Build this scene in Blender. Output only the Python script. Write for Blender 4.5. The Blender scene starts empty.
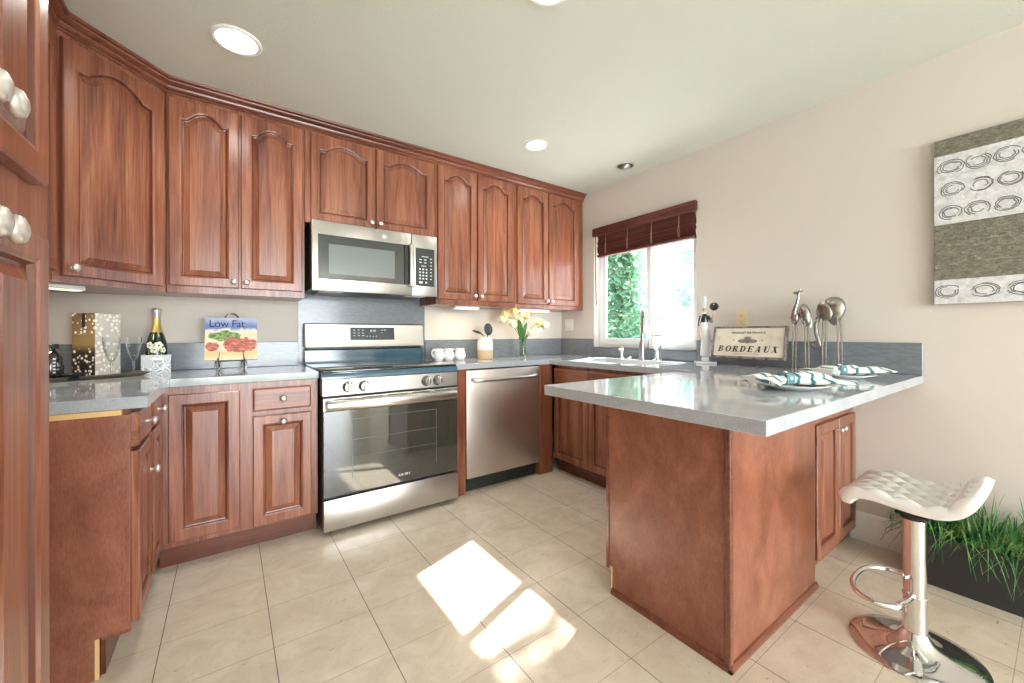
import bpy, bmesh, math, random
from mathutils import Vector, Matrix
random.seed(7)
PI = math.pi
scene = bpy.context.scene
COL = scene.collection

def srgb(r, g, b):
    f = lambda c: ((c / 255) / 12.92) if c / 255 <= 0.04045 else (((c / 255) + 0.055) / 1.055) ** 2.4
    return (f(r), f(g), f(b), 1.0)

# ------------------------------------------------------------ camera
CAM = Vector((-2.7997, -3.0608, 1.1253))
cd = bpy.data.cameras.new('camera')
cam = bpy.data.objects.new('camera', cd); COL.objects.link(cam)
cd.sensor_width = 36; cd.lens = 36 * 398.88 / 1024
cd.shift_x = -1.42 / 1024; cd.shift_y = -8.05 / 1024
cd.clip_start = 0.02; cd.clip_end = 200
cam.matrix_world = Matrix.Translation(CAM) @ Matrix.Rotation(math.radians(-35.57), 4, 'Z') @ Matrix.Rotation(PI / 2, 4, 'X') @ Matrix.Rotation(-0.0022, 4, 'Z')
scene.camera = cam
# ------------------------------------------------------------ light and exposure
scene.view_settings.view_transform = 'Standard'
scene.view_settings.look = 'None'
scene.view_settings.exposure = 0.35
scene.view_settings.gamma = 1.0
scene.view_settings.use_curve_mapping = False
w = bpy.data.worlds.new('world'); scene.world = w; w.use_nodes = True
bg = w.node_tree.nodes['Background']
bg.inputs[0].default_value = (0.80, 0.90, 1.0, 1); bg.inputs[1].default_value = 4.6
scene.cycles.sample_clamp_indirect = 6.0
scene.cycles.caustics_refractive = False
scene.cycles.max_bounces = 10
scene.cycles.diffuse_bounces = 5

def lamp(name, kind, loc, energy, color=(1, 1, 1), **kw):
    l = bpy.data.lights.new(name, kind); l.energy = energy; l.color = color
    for k, v in kw.items(): setattr(l, k, v)
    o = bpy.data.objects.new(name, l); COL.objects.link(o); o.location = loc
    return o
sun = lamp('sun', 'SUN', (4, 2, 5), 34.0, (1.0, 0.96, 0.9), angle=0.012)
sun.rotation_euler = Vector((-1, -0.35, -0.868)).to_track_quat('-Z', 'Y').to_euler()
day = lamp('daylight_patio', 'AREA', (-1.9, -8.43, 1.25), 260, (0.90, 0.95, 1.0), shape='RECTANGLE', size=3.0, size_y=2.1)
day.rotation_euler = Vector((0, 1, 0.0)).to_track_quat('-Z', 'Z').to_euler()

# ------------------------------------------------------------ materials
def mat(name, col=(0.8, 0.8, 0.8, 1), rough=0.5, metal=0.0, coat=0.0, trans=0.0, emit=None, es=0.0, ior=1.5, spec=0.5, coatr=0.1):
    m = bpy.data.materials.new(name); m.use_nodes = True
    b = m.node_tree.nodes['Principled BSDF']
    b.inputs['Base Color'].default_value = col; b.inputs['Roughness'].default_value = rough
    b.inputs['Metallic'].default_value = metal; b.inputs['Coat Weight'].default_value = coat
    b.inputs['Coat Roughness'].default_value = coatr
    b.inputs['Transmission Weight'].default_value = trans; b.inputs['IOR'].default_value = ior
    b.inputs['Specular IOR Level'].default_value = spec
    if emit: b.inputs['Emission Color'].default_value = emit; b.inputs['Emission Strength'].default_value = es
    return m

class N:
    def __init__(s, m):
        s.t = m.node_tree; s.b = s.t.nodes['Principled BSDF']
    def n(s, t, **kw):
        nd = s.t.nodes.new(t)
        for k, v in kw.items():
            if k.startswith('_'): setattr(nd, k[1:], v)
        return nd
    def l(s, a, b): s.t.links.new(a, b)
    def math(s, op, a, b=None, c=None):
        nd = s.t.nodes.new('ShaderNodeMath'); nd.operation = op
        for i, v in enumerate((a, b, c)):
            if v is None: continue
            if isinstance(v, (int, float)): nd.inputs[i].default_value = v
            else: s.l(v, nd.inputs[i])
        return nd.outputs[0]
    def mix(s, f, a, b, mode='MIX'):
        nd = s.t.nodes.new('ShaderNodeMix'); nd.data_type = 'RGBA'; nd.blend_type = mode
        for i, v in ((0, f), (6, a), (7, b)):
            if isinstance(v, (int, float)): nd.inputs[i].default_value = v
            elif isinstance(v, tuple): nd.inputs[i].default_value = v
            else: s.l(v, nd.inputs[i])
        return nd.outputs[2]
    def coord(s, scale=(1, 1, 1), kind='Object', rnd=False):
        tc = s.n('ShaderNodeTexCoord'); mp = s.n('ShaderNodeMapping'); mp.inputs['Scale'].default_value = scale
        if rnd:
            oi = s.n('ShaderNodeObjectInfo'); vm = s.n('ShaderNodeVectorMath', _operation='MULTIPLY_ADD')
            s.l(oi.outputs['Random'], vm.inputs[0]); vm.inputs[1].default_value = (17, 13, 9); s.l(tc.outputs[kind], vm.inputs[2])
            s.l(vm.outputs[0], mp.inputs['Vector'])
        else: s.l(tc.outputs[kind], mp.inputs['Vector'])
        return mp.outputs[0]
    def noise(s, v, scale=5, detail=4, dist=0.0, rough=0.5):
        nd = s.n('ShaderNodeTexNoise'); nd.inputs['Scale'].default_value = scale; nd.inputs['Detail'].default_value = detail
        nd.inputs['Distortion'].default_value = dist; nd.inputs['Roughness'].default_value = rough; s.l(v, nd.inputs['Vector'])
        return nd.outputs['Fac']
    def ramp(s, f, stops, interp='LINEAR'):
        nd = s.n('ShaderNodeValToRGB'); e = nd.color_ramp.elements; nd.color_ramp.interpolation = interp
        while len(e) < len(stops): e.new(0.5)
        for i, (p, c) in enumerate(stops): e[i].position = p; e[i].color = c
        s.l(f, nd.inputs[0]); return nd.outputs[0]
    def bump(s, h, strength=0.2, dist=0.01):
        nd = s.n('ShaderNodeBump'); nd.inputs['Strength'].default_value = strength; nd.inputs['Distance'].default_value = dist
        s.l(h, nd.inputs['Height']); s.l(nd.outputs[0], s.b.inputs['Normal'])
    def col(s, c): s.l(c, s.b.inputs['Base Color'])

def wood(name, grain='z', dark=(118, 58, 38), mid=(160, 90, 62), light=(186, 116, 84), rough=0.28, fig=1.0):
    m = mat(name, rough=rough, coat=0.25, coatr=0.18); n = N(m)
    sc = {'z': (16, 16, 1.1), 'x': (1.1, 16, 16), 'y': (16, 1.1, 16)}[grain]
    v = n.coord(sc, rnd=True)
    a = n.noise(v, 1.0 * fig, 6, 0.9, 0.6)
    sc2 = {'z': (160, 160, 5), 'x': (5, 160, 160), 'y': (160, 5, 160)}[grain]
    f = n.noise(n.coord(sc2, rnd=True), 1.0, 3, 0.2, 0.6)
    big = n.noise(n.coord((2.5, 2.5, 1.2), rnd=True), 1.4, 2, 0.3)
    s1 = n.math('MULTIPLY_ADD', f, 0.40, n.math('MULTIPLY_ADD', a, 0.60, n.math('MULTIPLY', big, 0.15)))
    n.col(n.ramp(s1, [(0.38, srgb(*dark)), (0.56, srgb(*mid)), (0.76, srgb(*light))]))
    n.bump(f, 0.05, 0.002)
    return m

M = {}
M['wood'] = wood('cherry_wood', 'z', (74, 38, 26), (136, 80, 58), (174, 118, 90))
M['woodx'] = wood('cherry_wood_across', 'x', (74, 38, 26), (136, 80, 58), (174, 118, 90))
M['woody'] = wood('cherry_wood_along', 'y', (74, 38, 26), (136, 80, 58), (174, 118, 90))
M['crown'] = wood('dark_cherry_moulding', 'x', (80, 42, 32), (120, 68, 52), (150, 94, 74))
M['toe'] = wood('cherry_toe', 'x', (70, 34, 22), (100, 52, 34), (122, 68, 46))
m = mat('cherry_veneer', rough=.36, coat=.2, coatr=.2); n = N(m)
a = n.noise(n.coord((5, 5, 3.2), rnd=True), 1.6, 5, .8, .6); f = n.noise(n.coord((260, 260, 60), rnd=True), 1, 3, 0, .6)
n.col(n.ramp(n.math('MULTIPLY_ADD', a, .62, n.math('MULTIPLY', f, .38)), [(.34, srgb(120, 70, 52)), (.50, srgb(144, 88, 66)), (.66, srgb(166, 108, 86))]))
M['veneer'] = m
M['glaze'] = wood('dark_door_glaze', 'z', (66, 28, 18), (98, 48, 32), (124, 68, 48))
M['ply'] = mat('raw_plywood', srgb(226, 190, 130), 0.7)
M['dark_in'] = mat('shadow_gap_paint', srgb(40, 24, 18), 0.8)

def plaster(name, c, bumpy, scale):
    m = mat(name, c, 0.75, spec=0.3); n = N(m)
    h = n.noise(n.coord(), scale, 3, 0.3)
    n.bump(h, bumpy, 0.004)
    return m
M['wall'] = plaster('wall_paint', srgb(215, 207, 199), 0.12, 60)
M['ceil'] = plaster('ceiling_paint', srgb(216, 220, 211), 0.3, 110)
M['white'] = mat('white_paint', srgb(238, 238, 235), 0.35)
M['vinyl'] = mat('white_vinyl', srgb(236, 240, 244), 0.3)

m = mat('quartz_counter', srgb(165, 168, 171), 0.06, spec=0.5); n = N(m)
a = n.noise(n.coord(), 260, 2); b2 = n.noise(n.coord(), 9, 3)
n.col(n.ramp(n.math('MULTIPLY_ADD', a, 0.6, n.math('MULTIPLY', b2, 0.4)), [(0.35, srgb(162, 168, 175)), (0.65, srgb(186, 190, 196))]))
M['quartz'] = m
m = mat('slate_splash', srgb(112, 118, 124), 0.16); n = N(m)
a = n.noise(n.coord((3, 3, 14)), 9, 4)
n.col(n.ramp(a, [(0.3, srgb(112, 119, 127)), (0.7, srgb(130, 136, 142))]))
M['splash'] = m

# floor: stone look tiles with grout lines
m = mat('floor_tile', srgb(214, 203, 186), 0.22, spec=0.5); n = N(m)
tc = n.n('ShaderNodeTexCoord'); sp = n.n('ShaderNodeSeparateXYZ'); n.l(tc.outputs['Object'], sp.inputs[0])
fx = n.math('FRACT', n.math('DIVIDE', n.math('ADD', sp.outputs[0], 1.6675 + 0.3335 * 30), 0.3335))
fy = n.math('FRACT', n.math('DIVIDE', n.math('ADD', sp.outputs[1], 1.3985 + 0.2585 * 40), 0.2585))
ix = n.math('FLOOR', n.math('DIVIDE', n.math('ADD', sp.outputs[0], 1.6675 + 0.3335 * 30), 0.3335))
iy = n.math('FLOOR', n.math('DIVIDE', n.math('ADD', sp.outputs[1], 1.3985 + 0.2585 * 40), 0.2585))
dx = n.math('MULTIPLY', n.math('MINIMUM', fx, n.math('SUBTRACT', 1.0, fx)), 0.3335)
dy = n.math('MULTIPLY', n.math('MINIMUM', fy, n.math('SUBTRACT', 1.0, fy)), 0.2585)
gx = n.math('LESS_THAN', dx, 0.0016); gy = n.math('LESS_THAN', dy, 0.0011)
cb = n.n('ShaderNodeCombineXYZ'); n.l(ix, cb.inputs[0]); n.l(iy, cb.inputs[1])
wn = n.n('ShaderNodeTexWhiteNoise'); n.l(cb.outputs[0], wn.inputs['Vector'])
v1 = n.noise(n.coord((1, 1, 1)), 7, 6, 0.8, 0.65)
vv = n.noise(n.coord((14, 40, 1)), 1.6, 5, 1.5, 0.7)
base = n.ramp(v1, [(0.3, srgb(206, 192, 172)), (0.55, srgb(220, 208, 190)), (0.75, srgb(228, 219, 204))])
pits = n.ramp(vv, [(0.30, srgb(150, 126, 100)), (0.37, (1, 1, 1, 1))])
c1 = n.mix(0.6, base, pits, 'MULTIPLY')
c2 = n.mix(n.math('MULTIPLY', wn.outputs['Value'], 0.12), c1, srgb(190, 172, 148))
c3 = n.mix(gy, c2, srgb(160, 146, 126)); c4 = n.mix(gx, c3, srgb(112, 106, 98))
n.col(c4)
n.l(n.math('MULTIPLY_ADD', n.math('MAXIMUM', gx, gy), 0.5, n.math('MULTIPLY_ADD', v1, 0.2, 0.12)), n.b.inputs['Roughness'])
M['floor'] = m

def brushed(name, c, rough, axis='x', amt=0.1):
    m = mat(name, c, rough, metal=1.0); n = N(m)
    sc = {'x': (2, 200, 200), 'z': (200, 200, 2), 'y': (200, 2, 200)}[axis]
    f = n.noise(n.coord(sc), 1.0, 3)
    n.l(n.math('MULTIPLY_ADD', f, amt, rough - amt / 2), n.b.inputs['Roughness'])
    return m
M['steel'] = brushed('stainless_steel', srgb(200, 196, 190), 0.33, 'x', 0.06)
M['steelz'] = brushed('stainless_door', srgb(208, 198, 192), 0.42, 'x', 0.06)
M['chrome'] = mat('chrome', srgb(226, 226, 228), 0.04, metal=1.0)
M['nickel'] = mat('satin_nickel', srgb(218, 216, 212), 0.3, metal=1.0)
M['knob'] = mat('satin_knob', srgb(226, 222, 216), 0.42, metal=0.85)
M['faucet'] = mat('brushed_faucet', srgb(160, 158, 155), 0.28, metal=1.0)
M['pewter'] = mat('pewter', srgb(168, 164, 158), 0.27, metal=1.0)
M['black_glass'] = mat('black_glass', srgb(22, 24, 26), 0.03, coat=0.6, coatr=0.02, spec=0.8)
M['oven_glass'] = mat('oven_glass', srgb(56, 58, 52), 0.035, coat=1.0, coatr=0.02, spec=0.9)
M['mw_glass'] = mat('microwave_glass', srgb(52, 54, 54), 0.06, coat=0.8, coatr=0.02)
M['mw_inner'] = mat('microwave_screen', srgb(112, 120, 122), 0.1, coat=0.8)
M['black'] = mat('black_plastic', srgb(28, 29, 31), 0.4)
M['charcoal'] = mat('charcoal_enamel', srgb(50, 53, 56), 0.3)
M['panel'] = mat('control_panel', srgb(58, 64, 68), 0.25)
M['mark'] = mat('light_print', srgb(225, 228, 230), 0.5)
M['cream'] = mat('cream_plastic', srgb(222, 206, 166), 0.4)
M['ceramic'] = mat('white_ceramic', srgb(240, 240, 238), 0.12, coat=0.4)
M['tan'] = mat('raw_stoneware', srgb(205, 176, 140), 0.6)
M['glow'] = mat('lamp_glow', (1, 1, 1, 1), 0.5, emit=(1, 0.97, 0.92, 1), es=9.0)
M['strip'] = mat('warm_strip_glow', srgb(240, 226, 190), .5, emit=(1, .84, .58, 1), es=1.2)
M['frost'] = mat('frosted_lens', srgb(235, 232, 220), 0.5)
M['teal'] = mat('teal_ceramic', srgb(88, 138, 150), 0.2, coat=0.5)
M['green'] = mat('leaf_green', srgb(74, 122, 52), 0.5)
M['stemg'] = mat('stem_green', srgb(96, 140, 70), 0.5)
M['tulip'] = mat('tulip_yellow', srgb(242, 222, 150), 0.5)
M['tulip2'] = mat('tulip_pale', srgb(246, 240, 206), 0.5)
M['gold'] = mat('gold_foil', srgb(206, 184, 112), 0.35, metal=0.6)
M['skin'] = mat('figurine_skin', srgb(214, 172, 140), 0.5)
M['print'] = mat('dark_ink', srgb(44, 40, 40), 0.6)

def glassy(name, tint=(1, 1, 1, 1), rough=0.0, gl=0.12):
    m = bpy.data.materials.new(name); m.use_nodes = True; t = m.node_tree; t.nodes.clear()
    o = t.nodes.new('ShaderNodeOutputMaterial'); mx = t.nodes.new('ShaderNodeMixShader')
    tr = t.nodes.new('ShaderNodeBsdfTransparent'); g = t.nodes.new('ShaderNodeBsdfGlossy'); lw = t.nodes.new('ShaderNodeLayerWeight')
    lw.inputs[0].default_value = gl; tr.inputs[0].default_value = tint; g.inputs['Roughness'].default_value = rough
    t.links.new(lw.outputs['Facing'], mx.inputs[0]); t.links.new(tr.outputs[0], mx.inputs[1])
    t.links.new(g.outputs[0], mx.inputs[2]); t.links.new(mx.outputs[0], o.inputs[0])
    return m
M['pane'] = glassy('window_glass', (0.97, 0.99, 1, 1), 0.0, 0.08)
M['glass'] = glassy('clear_glass', (0.96, 0.975, 0.975, 1), 0.02, 0.38)

# ------------------------------------------------------------ mesh helpers
class B:
    def __init__(s): s.bm = bmesh.new()
    def _new(s, fn):
        before = set(s.bm.verts); fn(); return [v for v in s.bm.verts if v not in before]
    def box(s, x0, x1, y0, y1, z0, z1, bev=0.0, seg=1, mi=0, rot=None, piv=None):
        x0, x1 = min(x0, x1), max(x0, x1); y0, y1 = min(y0, y1), max(y0, y1); z0, z1 = min(z0, z1), max(z0, z1)
        t = bmesh.new()
        vs = [t.verts.new(p) for p in ((x0, y0, z0), (x1, y0, z0), (x1, y1, z0), (x0, y1, z0), (x0, y0, z1), (x1, y0, z1), (x1, y1, z1), (x0, y1, z1))]
        for f in ((0, 3, 2, 1), (4, 5, 6, 7), (0, 1, 5, 4), (1, 2, 6, 5), (2, 3, 7, 6), (3, 0, 4, 7)): t.faces.new([vs[i] for i in f])
        if bev > 0:
            bmesh.ops.bevel(t, geom=list(t.edges), offset=min(bev, (x1 - x0) * .45, (y1 - y0) * .45, (z1 - z0) * .45), segments=seg, profile=0.5, affect='EDGES')
        if rot is not None: bmesh.ops.rotate(t, verts=t.verts, cent=piv or ((x0 + x1) / 2, (y0 + y1) / 2, (z0 + z1) / 2), matrix=rot)
        s.merge(t, mi); return s
    def merge(s, t, mi=0):
        mp = {}
        for v in t.verts: mp[v] = s.bm.verts.new(v.co)
        for f in t.faces:
            try:
                nf = s.bm.faces.new([mp[v] for v in f.verts]); nf.material_index = f.material_index + mi
            except ValueError: pass
        t.free()
    def quad(s, pts, mi=0):
        f = s.bm.faces.new([s.bm.verts.new(p) for p in pts]); f.material_index = mi; return s
    def rings(s, rings, closed=True, cap0=True, cap1=True, mi=0):
        R = [[s.bm.verts.new(p) for p in r] for r in rings]; k = len(R[0])
        for a, b in zip(R, R[1:]):
            for i in range(k if closed else k - 1):
                j = (i + 1) % k
                f = s.bm.faces.new((a[i], a[j], b[j], b[i])); f.material_index = mi
        if cap0: s.bm.faces.new(list(reversed(R[0]))).material_index = mi
        if cap1: s.bm.faces.new(R[-1]).material_index = mi
        return s
    def lathe(s, prof, c=(0, 0, 0), seg=24, axis=(0, 0, 1), cap=True, mi=0, sx=1, sy=1):
        q = Vector((0, 0, 1)).rotation_difference(Vector(axis).normalized()); c = Vector(c); rr = []
        for r, z in prof:
            r = max(r, 1e-4)
            rr.append([c + q @ Vector((r * sx * math.cos(2 * PI * i / seg), r * sy * math.sin(2 * PI * i / seg), z)) for i in range(seg)])
        return s.rings(rr, True, cap, cap, mi)
    def cyl(s, p0, p1, r, r2=None, seg=16, mi=0):
        p0, p1 = Vector(p0), Vector(p1)
        return s.lathe([(r, 0), (r if r2 is None else r2, (p1 - p0).length)], p0, seg, (p1 - p0), mi=mi)
    def tube(s, pts, r, seg=10, closed=False, mi=0):
        P = [Vector(p) for p in pts]; n = len(P); rr = []
        rad = r if isinstance(r, (list, tuple)) else [r] * n
        up = None
        for i in range(n):
            a = P[(i - 1) % n] if (closed or i > 0) else P[i]; b = P[(i + 1) % n] if (closed or i < n - 1) else P[i]
            t = (b - a).normalized()
            if up is None: up = t.orthogonal().normalized()
            else:
                up = (up - t * up.dot(t)); up = up.normalized() if up.length > 1e-6 else t.orthogonal().normalized()
            sd = t.cross(up)
            rr.append([P[i] + (up * math.cos(2 * PI * k / seg) + sd * math.sin(2 * PI * k / seg)) * rad[i] for k in range(seg)])
        if closed:
            rr.append(rr[0]); return s.rings(rr, True, False, False, mi)
        return s.rings(rr, True, True, True, mi)
    def ball(s, c, r, sx=1, sy=1, sz=1, seg=16, mi=0, rot=None):
        t = bmesh.new(); bmesh.ops.create_uvsphere(t, u_segments=seg, v_segments=max(6, seg // 2 + 2), radius=r)
        mtx = Matrix.Translation(c) @ (rot.to_4x4() if rot else Matrix()) @ Matrix.Diagonal((sx, sy, sz, 1))
        bmesh.ops.transform(t, matrix=mtx, verts=t.verts); s.merge(t, mi); return s
    def prism(s, poly, z0, z1, mi=0):
        return s.rings([[(x, y, z0) for x, y in poly], [(x, y, z1) for x, y in poly]], True, True, True, mi)

def smooth(me, ang=35):
    for p in me.polygons: p.use_smooth = True
    try: me.set_sharp_from_angle(angle=math.radians(ang))
    except Exception: pass

def obj(name, b, mats, parent=None, loc=(0, 0, 0), rz=0.0, ang=35, weld=True):
    bm = b.bm
    if weld: bmesh.ops.remove_doubles(bm, verts=bm.verts, dist=1e-5)
    bmesh.ops.recalc_face_normals(bm, faces=bm.faces)
    me = bpy.data.meshes.new(name); bm.to_mesh(me); bm.free()
    for mm in (mats if isinstance(mats, (list, tuple)) else [mats]): me.materials.append(M[mm] if isinstance(mm, str) else mm)
    smooth(me, ang)
    o = bpy.data.objects.new(name, me); COL.objects.link(o)
    if parent: o.parent = parent
    o.location = loc; o.rotation_euler = (0, 0, rz)
    return o

def tag(o, label, cat, group=None):
    o['label'] = label; o['category'] = cat
    if group: o['group'] = group
    return o
def thing(name, label, cat, loc=(0, 0, 0), rz=0.0, group=None):
    o = bpy.data.objects.new(name, None); COL.objects.link(o); o.location = loc; o.rotation_euler = (0, 0, rz)
    o.empty_display_size = 0.05
    return tag(o, label, cat, group)
def struct(name, b, mats, parent=None, **kw):
    o = obj(name, b, mats, parent, **kw)
    if not parent: o['kind'] = 'structure'
    return o
def copy_part(o, parent, loc=None, rz=None):
    c = o.copy(); COL.objects.link(c); c.parent = parent
    if loc is not None: c.location = loc
    if rz is not None: c.rotation_euler = (0, 0, rz)
    return c
def lettering(body, size, m, parent, loc, rot, name='lettering', extrude=0.0006, align='CENTER', shear=0.0, offset=0.0, space=1.0, sx=1.0):
    cu = bpy.data.curves.new(name, 'FONT'); cu.body = body; cu.size = size; cu.extrude = extrude; cu.align_x = align; cu.align_y = 'CENTER'
    cu.shear = shear; cu.offset = offset; cu.space_character = space
    t = bpy.data.objects.new(name, cu); COL.objects.link(t)
    bpy.context.view_layer.update()
    me = bpy.data.meshes.new_from_object(t.evaluated_get(bpy.context.evaluated_depsgraph_get()))
    bpy.data.objects.remove(t); me.materials.clear(); me.materials.append(M[m] if isinstance(m, str) else m)
    o = bpy.data.objects.new(name, me); COL.objects.link(o); o.parent = parent; o.location = loc; o.rotation_euler = rot; o.scale = (sx, 1, 1)
    return o
UPR = (PI / 2, 0, 0)     # text standing in the xz plane, read from -y

# ------------------------------------------------------------ room
H = 2.462; XL = -3.70; YB = -8.5
b = B(); b.box(XL - .12, 0.14, YB - .12, 0.12, -0.12, 0); struct('floor', b, 'floor')
b = B(); b.box(XL - .12, 0.16, YB - .12, 0.12, H, H + .15); struct('ceiling', b, 'ceil')
b = B(); b.box(XL - .12, 0.16, 0, .12, 0, H); struct('wall_back', b, 'wall')
b = B(); b.box(XL - .12, XL, YB, 0, 0, H); struct('wall_left', b, 'wall')
WY0, WY1, WZ0, WZ1 = -0.455, -1.46, 1.0, 2.085
b = B()
b.box(0, .14, WY0, 0, 0, H); b.box(0, .14, YB, WY1, 0, H); b.box(0, .14, WY1, WY0, 0, WZ0); b.box(0, .14, WY1, WY0, WZ1, H)
struct('wall_right', b, 'wall')
b = B(); b.box(XL, -3.2, YB - .12, YB, 0, H); b.box(-.6, 0, YB - .12, YB, 0, H); b.box(-3.2, -.6, YB - .12, YB, 2.15, H)
struct('wall_front', b, 'wall')
# patio door behind the camera
b = B()
for x in (-3.2, -1.93, -.64): b.box(x, x + .05, YB - .09, YB - .03, 0, 2.15, .004)
b.box(-3.15, -.6, YB - .09, YB - .03, 0, .07); b.box(-3.15, -.6, YB - .09, YB - .03, 2.09, 2.15)
pd = struct('door_1', b, 'vinyl')
b = B(); b.box(-3.15, -1.93, YB - .065, YB - .06, .07, 2.09); b.box(-1.88, -.64, YB - .065, YB - .06, .07, 2.09); obj('pane', b, 'pane', pd)

# baseboard with stepped profile
prof = [(0, 0), (-.016, 0), (-.016, .095), (-.0125, .105), (-.0125, .115), (-.009, .125), (-.009, .138), (-.004, .150), (0, .154)]
b = B(); b.rings([[(x, y, z) for x, z in prof] for y in (-2.352, YB)]); struct('baseboard_right', b, 'white', ang=20)

# window with two sliding sashes set in the wall
b = B()
fx0, fx1 = .062, .125
b.box(fx0, fx1, WY1, WY1 + .035, WZ0, WZ1, .003); b.box(fx0, fx1, WY0 - .035, WY0, WZ0, WZ1, .003)
b.box(fx0 + .001, fx1, WY1 + .0345, WY0 - .0345, WZ0, WZ0 + .035); b.box(fx0 + .001, fx1, WY1 + .0345, WY0 - .0345, WZ1 - .035, WZ1)
win = struct('window_1', b, 'vinyl', weld=False)
def sash(y0, y1, x0, x1):
    b = B(); z0, z1 = WZ0 + .035, WZ1 - .035; t = .046
    b.box(x0, x1, y0, y0 + t, z0, z1, .003); b.box(x0, x1, y1 - t, y1, z0, z1, .003)
    b.box(x0 + .001, x1 - .001, y0 + t - .001, y1 - t + .001, z0, z0 + t); b.box(x0 + .001, x1 - .001, y0 + t - .001, y1 - t + .001, z1 - t, z1)
    s = obj('sash', b, 'vinyl', win, weld=False)
    b = B(); b.box((x0 + x1) / 2 - .002, (x0 + x1) / 2 + .002, y0 + t, y1 - t, z0 + t, z1 - t); obj('pane', b, 'pane', s)
sash(-1.025, WY0 - .035, .068, .090); sash(WY1 + .035, -.985, .094, .116)
b = B(); b.box(-.022, .062, WY1, WY0, .988, 1.0, .003); struct('trim_1', b, 'splash')     # stone sill

# ------------------------------------------------------------ outside
b = B(); b.box(.4, 30, -30, 30, -.3, -.15)
m = mat('bright_paving', srgb(225, 222, 214), 0.8); M['paving'] = m
struct('ground', b, 'paving')
b = B(); b.box(-14, .2, -30, YB - .3, -.3, -.15); M['lawn'] = mat('lawn', srgb(150, 172, 132), .9); struct('ground_lawn', b, 'lawn')
b = B(); b.box(9.0, 9.2, -8, 14, -.15, 1.9); M['stucco'] = mat('garden_wall_paint', srgb(240, 240, 238), .8); o = obj('garden_wall', b, 'stucco'); o['kind'] = 'structure'

def foliage(name, cx, cy, h, r, n, label, seed, colr, zf=.08):
    rnd = random.Random(seed)
    t = thing(name, label, 'tree', (cx, cy, -.15), group='trees outside the window')
    b = B(); b.tube([(0, 0, 0), (.03, .02, h * .4), (0, 0, h * .8)], [.07, .05, .02] if zf < .2 else [.03, .022, .012], 8); obj('trunk', b, M.setdefault('bark', mat('bark', srgb(110, 90, 72), .9)), t)
    b = B()
    for i in range(n):
        u = rnd.random(); z = h * (zf + (1 - zf) * u); rr = r * (1 - .75 * u ** 1.6) * (1 if zf < .2 else min(1, (u + .1) * 3)) * math.sqrt(rnd.random()) * rnd.uniform(.7, 1.15); a = rnd.random() * 2 * PI
        p = Vector((rr * math.cos(a), rr * math.sin(a), z)); d = Vector((rnd.uniform(-1, 1), rnd.uniform(-1, 1), rnd.uniform(-1, .6))).normalized(); q = d.orthogonal().normalized()
        L = rnd.uniform(.06, .13); W = L * .35
        b.quad([p - d * L, p - q * W, p + d * L, p + q * W])
    m = mat(name + '_leaf', colr, .5); nn = N(m)
    f = nn.noise(nn.coord(), 2.2, 3); nn.col(nn.ramp(f, [(.3, srgb(88, 138, 112)), (.6, colr), (.8, srgb(196, 214, 184))]))
    tl_ = nn.n('ShaderNodeBsdfTranslucent'); mx_ = nn.n('ShaderNodeMixShader'); mx_.inputs[0].default_value = .55; rp = nn.b.inputs['Base Color'].links[0].from_socket
    nn.l(rp, tl_.inputs[0]); nn.l(nn.b.outputs[0], mx_.inputs[1]); nn.l(tl_.outputs[0], mx_.inputs[2]); nn.l(mx_.outputs[0], nn.t.nodes['Material Output'].inputs[0])
    obj('foliage', b, m, t, weld=False)
foliage('leafy_tree', 4.3, 2.75, 4.0, .62, 5200, 'green leafy tree filling the left window pane', 3, srgb(112, 156, 122))
foliage('leafy_tree', 7.6, 5.0, 4.6, .85, 3600, 'taller pale green tree behind, near the middle of the window', 5, srgb(150, 196, 164))
foliage('leafy_tree', 7.0, 2.75, 4.4, .80, 1500, 'small airy tree seen high in the right window pane', 8, srgb(176, 214, 196), .45)
foliage('leafy_tree', 3.0, -.80, 5.6, .84, 6000, 'tree just outside the frame whose leaves dapple the right window pane', 12, srgb(130, 176, 140), .70)

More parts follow.
